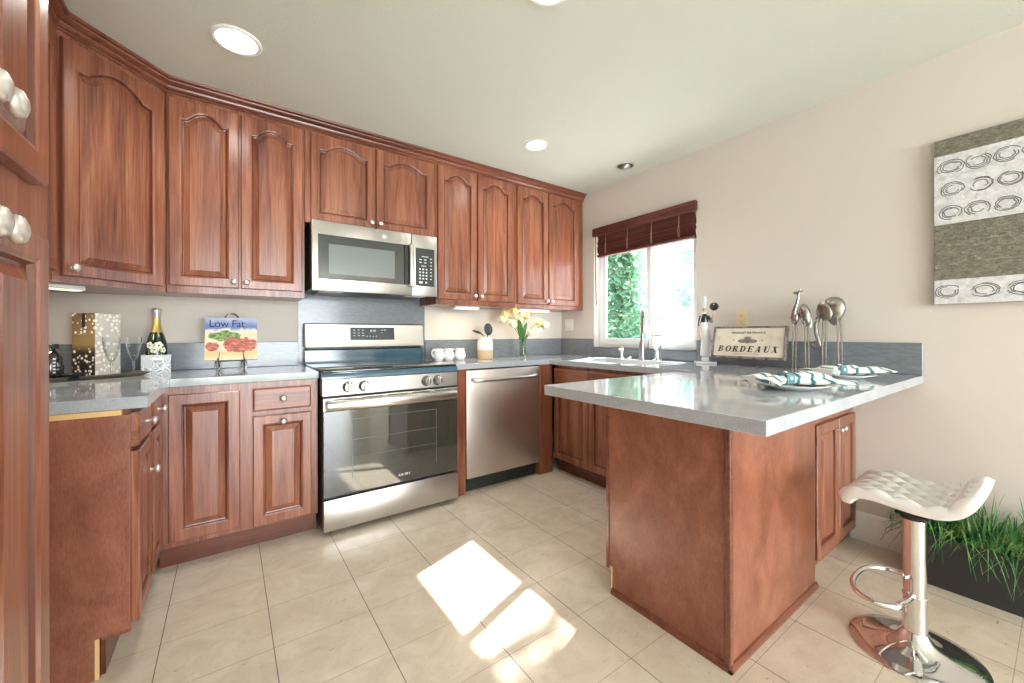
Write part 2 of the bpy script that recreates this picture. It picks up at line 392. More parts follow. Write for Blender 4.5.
# ------------------------------------------------------------ cabinet fronts
def loop_offset(L, d):
    n = len(L); out = []
    for i in range(n):
        p, c, q = Vector(L[i - 1]), Vector(L[i]), Vector(L[(i + 1) % n])
        a = (c - p).normalized(); e = (q - c).normalized(); na = Vector((-a.y, a.x)); ne = Vector((-e.y, e.x))
        s = na + ne; k = s.length_squared / 2
        out.append(tuple(c + s / max(k, .35) * d * 1.0 if k > .35 else c + na * d))
    return out
def panel_front(wd, h, arch=0.0, th=.021, rail=.05, flat=False, sunk=.0):
    """raised panel door, back at y=0, front at y=-th, lower left corner at the origin"""
    b = B(); e = .004
    if flat:
        O = [(0, 0), (wd, 0), (wd, h), (0, h)]
        def ring(d, y): return [(x, y, z) for x, z in loop_offset(O, d)]
        b.rings([ring(0, 0), ring(0, -th + .006), ring(.003, -th + .002), ring(.008, -th)], True, True, True)
        return b
    r = min(rail, wd * .26)
    L = [(r, r), (wd - r, r)]; zt = h - r - arch
    if arch > 0:
        n = 14; sh = (wd - 2 * r) * .13
        L.append((wd - r, zt)); L.append((wd - r - sh * .5, zt))
        x1, x0 = wd - r - sh, r + sh
        for i in range(n + 1):
            u = i / n; x = x1 + (x0 - x1) * u; s = math.sin(PI * u) ** .8
            L.append((x, zt + arch * s if 0 < i < n else zt + arch * .04))
        L.append((r + sh * .5, zt)); L.append((r, zt))
    else: L += [(wd - r, h - r), (r, h - r)]
    nL = len(L); O = []
    for i, (x, z) in enumerate(L):
        if i == 0: O.append((0, 0))
        elif i == 1: O.append((wd, 0))
        elif i == 2: O.append((wd, h))
        elif i == nL - 1: O.append((0, h))
        else: O.append((x, h))
    def clampin(P, d): return [(min(max(x, d), wd - d), min(max(z, d), h - d)) for x, z in P]
    R = lambda P, y: [(x, y, z) for x, z in P]
    r1 = loop_offset(L, .004); r2 = loop_offset(L, .009); bw = min(.032, (wd - 2 * r) * .2); r3 = loop_offset(L, bw); r4 = loop_offset(L, bw + .0025)
    b.rings([R(O, 0), R(O, -th + e), R(clampin(O, e), -th), R(loop_offset(L, -.008), -th), R(loop_offset(L, -.003), -th + .003), R(L, -th + .004), R(r1, -th + .012), R(r2, -th + .013), R(r3, -th + .0045), R(r4, -th + .003)], True, True, True)
    b.bm.faces.ensure_lookup_table(); n_ = len(L)
    for k, f in enumerate(b.bm.faces):
        if n_ * 5 <= k < n_ * 7: f.material_index = 1
    return b
_cache = {}
def put_front(kind, parent, x, z, wd, h, y, m='wood', arch=0.0, rail=.05, label=None):
    flat = kind == 'drawer'
    key = (kind, round(wd, 4), round(h, 4), arch, m, rail)
    if key in _cache:
        o = copy_part(_cache[key], parent)
    else:
        o = obj(kind, panel_front(wd, h, arch, rail=rail, flat=flat), [m, 'glaze'], parent, ang=9); _cache[key] = o
    o.location = (x, y, z); o.name = kind
    return o
_knob = []
def put_knob(parent, x, z, y=-.021, s=1.0):
    if not _knob:
        b = B(); b.lathe([(.009, 0), (.009, .002), (.0055, .004), (.005, .012), (.009, .016), (.0155, .019), (.0168, .0235), (.0145, .0285), (.008, .0315), (.0005, .0325)], (0, 0, 0), 20, (0, -1, 0))
        o = obj('knob', b, 'knob', parent, ang=50); _knob.append(o)
    else: o = copy_part(_knob[0], parent)
    o.location = (x, y, z); o.scale = (s, s, s); return o

def cabinet(name, label, loc, rz, wd, dp, z0, z1, fronts, group, toe=0.0, toe_dp=.07, m='wood', hollow=False):
    """local: back at y=+dp, frame face at y=0, doors proud to -.021; fronts: (kind,x,z,w,h,arch,knobx,knobz,rail)"""
    t = thing(name, label, 'cabinet', loc, rz, group)
    b = B()
    if hollow:
        b.box(0, wd, .001, .019, z0 + toe, z1); b.box(0, wd, dp - .006, dp, z0 + toe, z1); b.box(0, wd, .001, dp, z0 + toe, z0 + toe + .018)
        b.box(0, .018, .001, dp, z0 + toe, z1); b.box(wd - .018, wd, .001, dp, z0 + toe, z1)
    else: b.box(0, wd, 0.001, dp, z0 + toe, z1, .0015)
    obj('cabinet_body', b, m, t)
    if toe: 
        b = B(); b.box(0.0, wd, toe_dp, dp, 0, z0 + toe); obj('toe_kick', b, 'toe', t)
    for f in fronts:
        kind, x, z, fw, fh, arch, kx, kz, rail = f
        d = put_front(kind, t, x, z, fw, fh, 0, 'woodx' if kind == 'drawer' else 'wood', arch, rail)
        if kx is not None: put_knob(d, kx, kz, s=.95)
    return t
UG, LG = 'cherry wall cabinets', 'cherry base cabinets'
UZ0, UZ1 = 1.345, 2.392
# upper back wall, frame face at y=-.309
def up(label, x0, x1, z0, doors):
    fr = []
    for (a, c, knobside, zz0, zz1) in doors:
        kx = (c - a) - .024 if knobside == 'r' else .024
        fr.append(('door', a - x0, zz0, c - a, zz1 - zz0, .05 if zz1 - zz0 > .7 else .045, kx, .035, .052))
    return cabinet('wall_cabinet', label, (x0, -.309, 0), 0, x1 - x0, .307, z0, UZ1, fr, UG)
up('tall two-door cherry wall cabinet left of the microwave', -3.062, -2.415, UZ0, [(-3.051, -2.750, 'r', 1.383, 2.367), (-2.739, -2.430, 'l', 1.383, 2.367)])
up('short two-door cherry wall cabinet above the microwave', -2.413, -1.545, 1.818, [(-2.382, -1.992, 'r', 1.834, 2.375), (-1.982, -1.568, 'l', 1.834, 2.375)])
up('tall two-door cherry wall cabinet just right of the microwave', -1.543, -.822, UZ0, [(-1.531, -1.198, 'r', 1.385, 2.385), (-1.188, -.842, 'l', 1.385, 2.385)])
up('tall two-door cherry wall cabinet in the corner beside the window wall', -.820, -.004, UZ0, [(-.798, -.458, 'r', 1.38, 2.385), (-.447, -.078, 'l', 1.38, 2.385)])
# diagonal corner wall cabinet
A = Vector((-3.385, -.630)); D = Vector((-3.064, -.309)); LD = (D - A).length
t = thing('wall_cabinet', 'single-door cherry wall cabinet set diagonally across the left corner', 'cabinet', (A.x, A.y, 0), PI / 4, UG)
b = B(); Ri = Matrix.Rotation(-PI / 4, 2)
poly = [(0, 0.001), (LD, 0.001)] + [tuple(Ri @ (Vector(p) - A)) for p in ((-3.064, -.004), (XL + .004, -.004), (XL + .004, -.630))]
b.prism(poly, UZ0, UZ1); obj('cabinet_body', b, 'wood', t)
d = put_front('door', t, .022, 1.372, LD - .046, 2.365 - 1.372, 0, 'wood', .06, .055); put_knob(d, .03, .035, s=.95)
# left wall cabinet, mostly behind the pantry
cabinet('wall_cabinet', 'cherry wall cabinet on the left wall half hidden behind the tall pantry', (-3.385, -1.13, 0), PI / 2, .498, .31, UZ0, UZ1,
        [('door', .03, 1.383, .43, .985, .05, .03, .035, .052)], UG)
# crown moulding swept along the cabinet tops
cp = [(0, 0), (.007, 0), (.007, .010), (.003, .013), (.010, .017), (.017, .024), (.019, .032), (.015, .035), (.027, .040), (.038, .047), (.040, .052), (.037, .055), (.050, .060), (.052, .070), (-.02, .070), (-.02, 0)]
path = [Vector((-3.385, -1.13)), A.copy(), D.copy(), Vector((-.002, -.309))]
def sweep_rings(path, cp, z):
    rr = []
    for i, p in enumerate(path):
        e1 = (path[i] - path[i - 1]).normalized() if i else (path[1] - path[0]).normalized()
        e2 = (path[i + 1] - path[i]).normalized() if i < len(path) - 1 else e1
        n1 = Vector((e1.y, -e1.x)); n2 = Vector((e2.y, -e2.x)); s = n1 + n2; s = s / (s.length_squared / 2)
        rr.append([(p.x + s.x * o, p.y + s.y * o, z + h) for o, h in cp])
    return rr
b = B(); b.rings(sweep_rings(path, cp, UZ1 - .001)); struct('trim_2', b, 'crown', ang=12)

# pantry in the left foreground
t = thing('pantry_cabinet', 'tall cherry pantry cabinet at the left edge, nearest the camera', 'cabinet', (-3.07, -2.45, 0), PI / 2)
b = B(); b.box(0, .486, .001, .625, .1, 2.40, .002); obj('cabinet_body', b, 'wood', t)
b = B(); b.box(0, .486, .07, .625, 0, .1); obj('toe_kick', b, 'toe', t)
for x0, kx in ((.012, .125), (.165, .020)):
    for z0, z1, kz in ((.13, 1.29, -.028), (1.378, 2.36, .048)):
        wd = .145 if x0 < .1 else .245
        d = put_front('door', t, x0, z0, wd, z1 - z0, 0, 'wood', 0, .05)
        put_knob(d, kx, (z1 - z0) + kz if kz < 0 else kz, s=1.15)

# base cabinets: left leg of the L
FZ = .873
def base(label, loc, rz, wd, dp, fronts, toe_dp=.062, hollow=False):
    return cabinet('base_cabinet', label, loc, rz, wd, dp, 0, FZ, fronts, LG, toe=.112, toe_dp=toe_dp, hollow=hollow)
t = base('short cherry base cabinet run on the left wall with a bare end panel', (-3.07, -1.195, 0), PI / 2, .615, .62,
     [('drawer', .005, .742, .27, .115, 0, .16, .058, .05), ('door', .005, .14, .27, .585, 0, .235, .455, .05),
      ('drawer', .34, .742, .225, .115, 0, .112, .058, .05), ('door', .34, .14, .225, .585, 0, None, None, .05)])
b = B(); b.prism([(-.02, .073), (0, .073), (0, .62), (-.02, .62)], 0, .135)
b.prism([(-.02, 0.0), (0, 0.0), (0, .62), (-.02, .62)], .135, FZ - .018); obj('end_panel', b, 'veneer', t)
b = B(); b.box(-.0215, -.005, .073, .084, .001, .132); obj('raw_edge', b, 'ply', t)
b = B(); b.box(-.021, 0, .02, .62, FZ - .018, FZ, .001); obj('plywood_strip', b, 'ply', t)
base('cherry base cabinet left of the range with one door beside a drawer over a door', (-3.068, -.579, 0), 0, .680, .575,
     [('door', .038, .141, .279, .697, 0, None, None, .055), ('drawer', .372, .722, .272, .118, 0, .136, .059, .05),
      ('door', .372, .125, .272, .570, 0, .136, .535, .05)])
# filler panels either side of the dishwasher
for x0, x1, lb in ((-1.528, -1.452, 'narrow cherry filler panel between the range and the dishwasher'), (-.786, -.652, 'cherry corner post between dishwasher and sink cabinet')):
    b = B(); b.box(x0, x1, -.60, -.004, 0, FZ, .002)
    tag(obj('filler_panel', b, 'wood'), lb, 'cabinet panel')
# sink run, facing left
base('cherry sink base cabinet below the window with paired doors', (-.63, -.606, 0), -PI / 2, 1.24, .62,
     [('drawer', .012, .728, .372, .118, 0, None, None, .05), ('door', .012, .118, .372, .595, 0, None, None, .05),
      ('drawer', .392, .728, .372, .118, 0, None, None, .05), ('door', .392, .118, .372, .595, 0, None, None, .05),
      ('door', .80, .118, .40, .72, 0, .03, .66, .05)], hollow=True)
# peninsula
t = thing('base_cabinet', 'cherry peninsula cabinet with plain end panels and two small doors', 'cabinet', (-1.446, -2.40, 0), 0, LG)
b = B()
b.box(.018, 1.442, .05, .520, .112, FZ); b.box(.018, 1.442, .06, .46, 0, .112); b.box(.018, .742, .018, .06, 0, FZ)
obj('cabinet_body', b, 'wood', t)
b = B()   # left side panel with the toe notch
b.rings([[(x, y, z) for y, z in ((0, 0), (.498, 0), (.498, .112), (.525, .112), (.525, FZ), (0, FZ))] for x in (0, .018)])
obj('end_panel', b, 'veneer', t)
b = B(); b.box(.018, .76, 0, .018, 0, FZ, .001); b.box(.742, .76, .018, .05, 0, FZ); obj('back_panel', b, 'veneer', t)
b = B(); b.box(-.0035, -.0, .498, .504, .0, .112); b.box(0.0, .012, .4985, .502, .0, .112); obj('raw_edge', b, 'ply', t)
b = B(); b.box(-.006, .016, -.006, .016, 0.0, FZ - .001, .003); obj('corner_trim', b, 'crown', t)
b = B()
q = [(0, 0), (.012, 0), (.012, .012), (.006, .022), (0, .024)]
b.rings([[(-o, y, z) for o, z in q] for y in (.498, -.012)]); b.rings([[(x, -o, z) for o, z in q] for x in (-.012, .766)])
obj('base_trim', b, 'crown', t)
b = B(); b.box(-.004, 0, .515, .529, .10, FZ); obj('edge_trim', b, 'crown', t)
b = B(); b.box(.762, 1.440, .046, .06, .112, FZ); b.box(.762, 1.44, .07, .09, 0, .112); obj('face_frame', b, 'wood', t)
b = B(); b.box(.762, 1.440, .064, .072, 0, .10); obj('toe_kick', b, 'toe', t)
b = B()
d1 = put_front('door', t, .876, .062, .300, .628, .046, 'wood', 0, .05); put_knob(d1, .275, .575, s=.8)
d2 = put_front('door', t, 1.182, .062, .256, .628, .046, 'wood', 0, .05); put_knob(d2, .022, .575, s=.8)
b.box(.79, 1.43, .036, .046, .70, .72); obj('rail', b, 'wood', t)

# ------------------------------------------------------------ countertops
CT, CB = .914, .8745
def slab(label, polys, holes=None):
    b = B()
    for p in polys: b.prism(p, CB, CT)
    return b
ctl = [(-3.698, -1.2165), (-3.024, -1.2165), (-3.024, -.597), (-2.384, -.597), (-2.384, -.002), (-3.698, -.002)]
b = B(); b.prism(ctl, CB, CT); o = obj('countertop', b, 'quartz', ang=20)
tag(o, 'L-shaped grey quartz countertop left of the range', 'countertop')
md = o.modifiers.new('bevel', 'BEVEL'); md.width = .002; md.segments = 2; md.limit_method = 'ANGLE'
SX0, SX1, SY0, SY1 = -.555, -.165, -1.42, -.74
def grid_slab(xs, ys, keep, z0, z1):
    b = B(); bm = b.bm; V = {}
    def v(i, j, z):
        k = (i, j, z)
        if k not in V: V[k] = bm.verts.new((xs[i], ys[j], z))
        return V[k]
    nx, ny = len(xs) - 1, len(ys) - 1
    K = lambda i, j: 0 <= i < nx and 0 <= j < ny and keep(i, j)
    for i in range(nx):
        for j in range(ny):
            if not K(i, j): continue
            bm.faces.new((v(i, j, z1), v(i + 1, j, z1), v(i + 1, j + 1, z1), v(i, j + 1, z1)))
            bm.faces.new((v(i, j + 1, z0), v(i + 1, j + 1, z0), v(i + 1, j, z0), v(i, j, z0)))
            if not K(i - 1, j): bm.faces.new((v(i, j, z0), v(i, j, z1), v(i, j + 1, z1), v(i, j + 1, z0)))
            if not K(i + 1, j): bm.faces.new((v(i + 1, j + 1, z0), v(i + 1, j + 1, z1), v(i + 1, j, z1), v(i + 1, j, z0)))
            if not K(i, j - 1): bm.faces.new((v(i + 1, j, z0), v(i + 1, j, z1), v(i, j, z1), v(i, j, z0)))
            if not K(i, j + 1): bm.faces.new((v(i, j + 1, z0), v(i, j + 1, z1), v(i + 1, j + 1, z1), v(i + 1, j + 1, z0)))
    return b
xs = [-1.748, -1.530, -.676, SX0, SX1, -.002]; ys = [-2.635, -1.805, SY0, SY1, -.597, -.002]
def keep(i, j):
    if j == 0: return True                       # peninsula
    if j == 4: return i >= 1                     # back run
    if i < 2: return False
    return not (i == 3 and j == 2)
o = obj('countertop', grid_slab(xs, ys, keep, CB, CT), 'quartz', ang=20)
tag(o, 'long grey quartz countertop running past the sink and out over the peninsula', 'countertop')
md = o.modifiers.new('bevel', 'BEVEL'); md.width = .002; md.segments = 2; md.limit_method = 'ANGLE'

# backsplashes
def splash(n, *a):
    b = B()
    for q in a: b.box(*q)
    struct('trim_%d' % n, b, 'splash')
CT2 = CT + .0005
splash(3, (-3.680, -2.414, -.018, -.001, CT2, 1.074, .002)); splash(4, (-1.502, -.019, -.018, -.001, CT2, 1.074, .002))
splash(5, (-2.413, -1.503, -.010, -.001, CT2, 1.40)); splash(6, (-3.698, -3.682, -1.216, -.001, CT2, 1.074, .002))
splash(7, (-.018, -.001, -.45, -.001, CT2, 1.074, .002)); splash(8, (-.018, -.001, -2.635, WY1 - .012, CT2, 1.074, .002))
splash(9, (-.018, -.001, WY1 - .012, -.45, CT2, .987, .002)); splash(10, (.001, .060, WY1, WY1 + .004, 1.001, 1.074))

# sink
t = thing('kitchen_sink', 'stainless undermount sink set in the counter below the window', 'sink', ((SX0 + SX1) / 2, (SY0 + SY1) / 2, CB))
hx, hy = (SX1 - SX0) / 2, (SY1 - SY0) / 2
b = B()
rr = lambda ex, z, k=.05: [(sx * (hx + ex - k) + k * math.cos(a), sy * (hy + ex - k) + k * math.sin(a), z) for sx, sy, a0 in ((1, 1, 0), (-1, 1, PI / 2), (-1, -1, PI), (1, -1, 3 * PI / 2)) for a in [a0 + PI / 2 * i / 5 for i in range(6)]]
b.rings([rr(.012, -.19), rr(.012, -.001), rr(.004, -.001), rr(.004, -.16), rr(-.02, -.178)], True, True, True)
obj('basin', b, 'steel', t)
b = B(); b.lathe([(.045, 0), (.045, .003), (.035, .004), (.02, .001), (.001, .001)], (0, 0, -.178), 24); obj('drain', b, 'chrome', t)

# ------------------------------------------------------------ range
RX0, RX1 = -2.380, -1.551; W = RX1 - RX0
t = thing('electric_range', 'stainless steel electric range with black glass cooktop and oven window', 'range', (RX0, 0, 0))
b = B(); b.box(.004, W - .004, -.635, -.024, .03, .905, .002); obj('range_body', b, 'charcoal', t)
for x in (.05, W - .05):
    for y in (-.60, -.08): b = B(); b.cyl((x, y, 0), (x, y, .03), .018); obj('foot', b, 'black', t)
b = B(); b.box(0, W, -.655, -.085, .905, .922, .006, 2); obj('cooktop', b, 'black_glass', t)
b = B()
for cx, cy, r in ((.2, -.50, .1), (.62, -.50, .12), (.2, -.24, .08), (.62, -.24, .08), (.42, -.3, .06)):
    n_ = 48
    b.rings([[(cx + rr_ * math.cos(2 * PI * i / n_), cy + rr_ * math.sin(2 * PI * i / n_), .9222) for i in range(n_)] for rr_ in (r, r - .0015)], True, False, False)
obj('burner_ring', b, M.setdefault('ringp', mat('burner_print', srgb(90, 94, 98), .2)), t)
# front control fascia
b = B(); b.rings([[(x, y, z) for y, z in ((-.60, .872), (-.668, .872), (-.668, .895), (-.660, .908), (-.645, .9045), (-.60, .9045))] for x in (0, W)]); obj('cooktop_edge', b, M.setdefault('blue_edge', mat('sky_reflection_edge', srgb(58, 92, 110), .12, coat=.6)), t)  # blue of the sky's reflection is put into this base colour
b = B(); b.box(0, W, -.668, -.60, .778, .871, .003); obj('control_fascia', b, 'steel', t)
for x, mm in ((.134, 0), (.222, 0), (.606, 0), (.684, 0)):
    b = B(); b.lathe([(.028, 0), (.028, .006), (.024, .010), (.0245, .030), (.022, .033), (.0005, .033)], (x, -.668, .824), 24, (0, -1, 0)); k = obj('control_knob', b, 'pewter', t)
    b = B(); b.lathe([(.031, 0), (.031, .003), (.028, .004), (.0005, .004)], (x, -.668, .824), 24, (0, -1, 0)); obj('knob_shade_ring', b, 'charcoal', k)  # charcoal ring stands in for the dark shading around the knob
    b = B(); b.box(x - .006, x + .006, -.716, -.699, .799, .849, .003); obj('grip', b, 'nickel', k)
for x in (.134, .222, .606, .684):
    b = B()
    n_ = 40; b.rings([[(x + q * math.sin(2 * PI * k / n_), -.6683, .824 + q * math.cos(2 * PI * k / n_)) for k in range(n_)] for q in (.0335, .0320)], True, False, False)
    obj('dial_marks', b, 'panel', t)
# oven door
b = B(); b.box(.002, W - .002, -.672, -.637, .212, .770, .004, 2); dr = obj('oven_door', b, 'charcoal', t)
b = B(); b.box(.004, W - .004, -.676, -.671, .218, .697, .002); obj('door_glass', b, 'oven_glass', dr)
b = B(); b.box(.002, W - .002, -.677, -.671, .697, .768, .003); obj('door_top', b, 'steel', dr)
b = B()
for i in range(5): b.box(.06 + i * .15, .18 + i * .15, -.6785, -.6765, .756, .761)
obj('vent_slots', b, 'black', dr)
b = B()
zc = .728; hh = .030
b.rings([[(x, -.708 + .014 * math.cos(a) * k, zc + hh * math.sin(a) * k) for a in [2 * PI * i / 16 for i in range(16)]] for x, k in ((.014, .8), (.020, 1), (W - .034, 1), (W - .028, .8))])
b.box(.020, .052, -.704, -.676, zc - .018, zc + .018, .004); b.box(W - .066, W - .034, -.704, -.676, zc - .018, zc + .018, .004)
obj('handle', b, 'steel', dr)
lettering('AIR FRY', .022, 'mark', dr, (.46, -.6766, .262), UPR, extrude=.0003)
# inner window outline and racks printed behind the glass
b = B()
z0, z1, x0, x1 = .30, .640, .155, W - .155
for a_, c_, d_, e_ in ((x0, x1, z1 - .002, z1), (x0, x0 + .002, z0, z1), (x1 - .002, x1, z0, z1), (x0, x1, .52, .5215), (x0, x1, .42, .4215)):
    b.box(a_, c_, -.6763, -.6758, d_, e_)
obj('oven_rack_lines', b, M.setdefault('rackp', mat('rack_line', srgb(120, 124, 116), .3)), dr)
b = B(); b.box(.004, W, -.680, -.64, .032, .204, .004, 2); obj('drawer', b, 'steel', t)
# backguard
b = B()
b.rings([[(x, y, z) for y, z in ((-.024, .922), (-.084, .922), (-.084, 1.012), (-.062, 1.020), (-.024, 1.020))] for x in (0, W)]); obj('backguard_base', b, M['blue_edge'], t)  # same blue, with the sky reflection painted in
b = B(); b.box(.01, W - .01, -.070, -.03, 1.020, 1.036); obj('vent_gap', b, 'black', t)
b = B(); b.rings([[(x, y, z) for y, z in ((-.024, 1.034), (-.100, 1.034), (-.094, 1.056), (-.080, 1.190), (-.072, 1.197), (-.024, 1.197))] for x in (0, W)]); bgp = obj('backguard', b, 'steel', t)
tl = math.atan2(.014, .134)
rotm = Matrix.Rotation(-tl, 3, 'X')
b = B(); b.box(.285, .600, -.0905, -.082, 1.080, 1.170, .001, rot=rotm); cpn = obj('control_panel', b, 'panel', t)
yk = lambda z: -.094 + (z - 1.056) / .134 * .014 - .0052
b = B()
for r_, z in enumerate((1.152, 1.131, 1.112)):
    for c_ in range(3): b.box(.305 + c_ * .03, .318 + c_ * .03, yk(z) - .0008, yk(z) + .003, z - .0022, z + .0022)
obj('touch_marks', b, 'mark', cpn); b = B()
for c_ in range(4): b.box(.395 + c_ * .022, .404 + c_ * .022, yk(1.107) - .0008, yk(1.107) + .003, 1.105, 1.109)
obj('touch_marks', b, 'mark', cpn); b = B()
for c_ in range(2): b.box(.50 + c_ * .02, .514 + c_ * .025, yk(1.152) - .0008, yk(1.152) + .003, 1.150, 1.1545)
b.box(.502, .510, yk(1.133) - .0008, yk(1.133) + .003, 1.131, 1.135)
obj('touch_marks', b, 'mark', cpn)
lettering('8:58', .024, 'mark', cpn, (.443, yk(1.146) - .0006, 1.146), (PI / 2 - tl, 0, 0), extrude=.0004)

# ------------------------------------------------------------ microwave
MX0, MX1 = -2.391, -1.574; W = MX1 - MX0
t = thing('microwave_oven', 'stainless over-the-range microwave with dark glass door', 'microwave', (MX0, 0, 1.39))
b = B(); b.box(0, W, -.365, -.012, .012, .426, .003); obj('microwave_body', b, 'black', t)
b = B(); b.box(.0, W * .765, -.405, -.366, .0, .428, .006, 2); md_ = obj('microwave_door', b, 'steel', t)
b = B(); b.box(W * .768, W, -.405, -.366, .0, .428, .006, 2); mp_ = obj('control_side', b, 'steel', t)
b = B(); b.box(.035, W * .735, -.4075, -.404, .072, .345, .004); gl_ = obj('door_window', b, 'mw_glass', md_)
b = B(); b.box(.095, W * .62, -.4082, -.4070, .105, .290, .002); obj('window_screen', b, 'mw_inner', md_)
b = B(); b.box(W * .70, W * .735, -.4125, -.4070, .072, .345, .002); obj('handle_recess', b, 'black', md_)
b = B(); b.box(W * .735, W * .775, -.442, -.406, .055, .350, .009, 3); obj('handle', b, 'steel', md_)
b = B(); b.box(W * .80, W * .972, -.4080, -.404, .070, .335, .003); kp = obj('keypad', b, 'charcoal', mp_)
b = B(); x0 = W * .80
for r_ in range(4):
    for c_ in range(3): b.box(x0 + .026 + c_ * .024, x0 + .038 + c_ * .024, -.4086, -.4079, .183 - r_ * .022, .193 - r_ * .022)
for r_ in range(7): b.box(x0 + .108, x0 + .120, -.4086, -.4079, .262 - r_ * .024, .268 - r_ * .024)
for r_ in range(2):
    for c_ in range(2): b.box(x0 + .026 + c_ * .036, x0 + .044 + c_ * .036, -.4086, -.4079, .252 - r_ * .02, .258 - r_ * .02)
b.box(x0 + .026, x0 + .05, -.4086, -.4079, .088, .102); b.box(x0 + .072, x0 + .084, -.4086, -.4079, .090, .102); b.box(x0 + .045, x0 + .095, -.4086, -.4079, .275, .279)
b.box(x0 + .042, x0 + .076, -.4086, -.4079, .209, .213)
obj('key_marks', b, 'mark', kp)
b = B(); b.lathe([(.014, 0), (.014, .0015), (.012, .002), (.0005, .002)], (.44, -.405, .385), 24, (0, -1, 0)); lg = obj('round_badge', b, 'nickel', md_)
lettering('GE', .013, 'panel', lg, (.44, -.4073, .385), UPR, extrude=.0002)
b = B(); b.box(.06, W - .06, -.36, -.05, .002, .012, .002)
for i in range(10): b.box(.30 + i * .022, .312 + i * .022, -.34, -.12, -.001, .002)
obj('underside_vent', b, 'charcoal', t)
for x in (.05, W - .21):
    b = B(); b.box(x, x + .14, -.36, -.28, -.002, .003, .001); obj('lens', b, 'frost', t)

# ------------------------------------------------------------ dishwasher
DX0, DX1 = -1.449, -.790; W = DX1 - DX0
t = thing('dishwasher', 'stainless dishwasher with a curved bar handle, right of the range', 'dishwasher', (DX0, 0, 0))
b = B(); b.box(.004, W - .004, -.575, -.024, .10, .868); obj('dishwasher_body', b, 'charcoal', t)
b = B(); b.box(.002, W - .004, -.606, -.576, .105, .866, .005, 2); d_ = obj('dishwasher_door', b, 'steelz', t)
b = B(); b.tube([(.05, -.606, .80), (.052, -.630, .798), (.07, -.645, .796)] + [(.07 + (W - .14) * i / 10, -.645 - .012 * math.sin(PI * i / 10), .796) for i in range(1, 10)] + [(W - .07, -.645, .796), (W - .052, -.630, .798), (W - .05, -.606, .80)], .0135, 14); obj('handle', b, 'nickel', d_)
b = B(); b.box(.006, W - .006, -.555, -.54, .0, .10); obj('toe_kick', b, M.setdefault('dwtoe', mat('green_black_toe', srgb(42, 52, 48), .5)), t)

# ------------------------------------------------------------ ceiling and under-cabinet lights
CLG = 'recessed ceiling lights'
def can(x, y, r, label, on=True, power=5):
    t = thing('recessed_light', label, 'ceiling light', (x, y, H), 0, CLG)
    b = B(); b.lathe([(r, -.0005), (r, -.004), (r * .93, -.008), (r * .82, -.006), (r * .80, -.0005)], (0, 0, 0), 40, cap=False); obj('trim_ring', b, 'white' if on else 'nickel', t)
    if on:
        b = B(); b.lathe([(.0005, -.0005), (r * .81, -.0005), (r * .81, -.004), (.0005, -.005)], (0, 0, 0), 40); obj('lens', b, 'glow', t)
        l = lamp('recessed_light_lamp', 'SPOT', (x, y, H - .012), power, (1, .97, .93), spot_size=2.6, spot_blend=.8, shadow_soft_size=r * .8)
    else:
        b = B(); b.lathe([(.0005, -.0008), (r * .82, -.0008), (r * .82, -.002), (.0005, -.002)], (0, 0, 0), 40); obj('baffle', b, 'charcoal', t)
        b = B(); b.ball((.01, .0, -.004), r * .52, 1, 1, .5); obj('eyeball', b, 'nickel', t)
can(-2.765, -.85, .098, 'large glowing recessed light at the upper left, above the diagonal cabinet', True, 26)
can(-1.795, -1.90, .098, 'glowing recessed light cut off by the top edge of the picture', True, 26)
can(-1.020, -.855, .082, 'smaller glowing recessed light above the dishwasher', True, 22)
can(-.222, -.995, .072, 'unlit silver eyeball recessed light near the window wall', False)
def under(label, loc, rz, L, m='white', power=1.2):
    t = thing('under_cabinet_light', label, 'light fixture', loc, rz, 'under cabinet lights')
    b = B(); b.box(-L / 2, L / 2, -.03, .03, -.022, -.001, .004); obj('housing', b, m, t)
    b = B(); b.box(-L / 2 + .01, L / 2 - .01, -.024, .024, -.025, -.0215, .001); obj('lens', b, 'strip', t)
    l = lamp('under_cabinet_lamp', 'AREA', Vector(loc) + Vector((0, 0, -.027)), power, (1, .84, .6), shape='RECTANGLE', size=L, size_y=.04); l.rotation_euler = (0, 0, rz)
under('white under-cabinet light below the diagonal corner cabinet', (-3.40, -.50, UZ0), PI / 4, .16)
under('slim under-cabinet light just right of the microwave', (-1.25, -.24, UZ0), 0, .22)
under('slim under-cabinet light under the cabinet in the window corner', (-.55, -.22, UZ0), 0, .35)

# ------------------------------------------------------------ wall plates
def plate(label, cat, x, y, z, rz, m, kind):
    t = thing('outlet' if kind == 'o' else 'light_switch', label, cat, (x, y, z), rz)
    wd = .115 if kind == 's' else .072
    b = B(); b.box(-wd / 2, wd / 2, -.006, -.0005, -.057, .057, .003, 2); obj('cover_plate', b, m, t)
    b = B()
    if kind == 's':
        for x0 in (-.024, .024): b.box(x0 - .016, x0 + .016, -.010, -.0055, -.033, .033, .002)
        obj('rocker', b, m, t)
    else:
        for z0 in (-.02, .02): b.lathe([(.0165, 0), (.0165, .002), (.0005, .002)], (0, -.006, z0), 20, (0, -1, 0))
        s = obj('socket', b, m, t)
        b = B()
        for z0 in (-.02, .02):
            b.box(-.007, -.005, -.0085, -.0079, z0 - .004, z0 + .005); b.box(.005, .007, -.0085, -.0079, z0 - .004, z0 + .005); b.lathe([(.0022, 0), (.0022, .0006)], (0, -.0079, z0 - .009), 10, (0, -1, 0))
        obj('slot', b, 'black', s)
plate('white double light switch in the corner left of the window', 'light switch', 0, -.115, 1.208, -PI / 2, 'white', 's')
plate('cream wall outlet above the BORDEAUX sign', 'outlet', 0, -1.776, 1.222, -PI / 2, 'cream', 'o')
plate('white wall outlet behind the yellow tulips', 'outlet', -.30, 0, 1.20, 0, 'white', 'o')

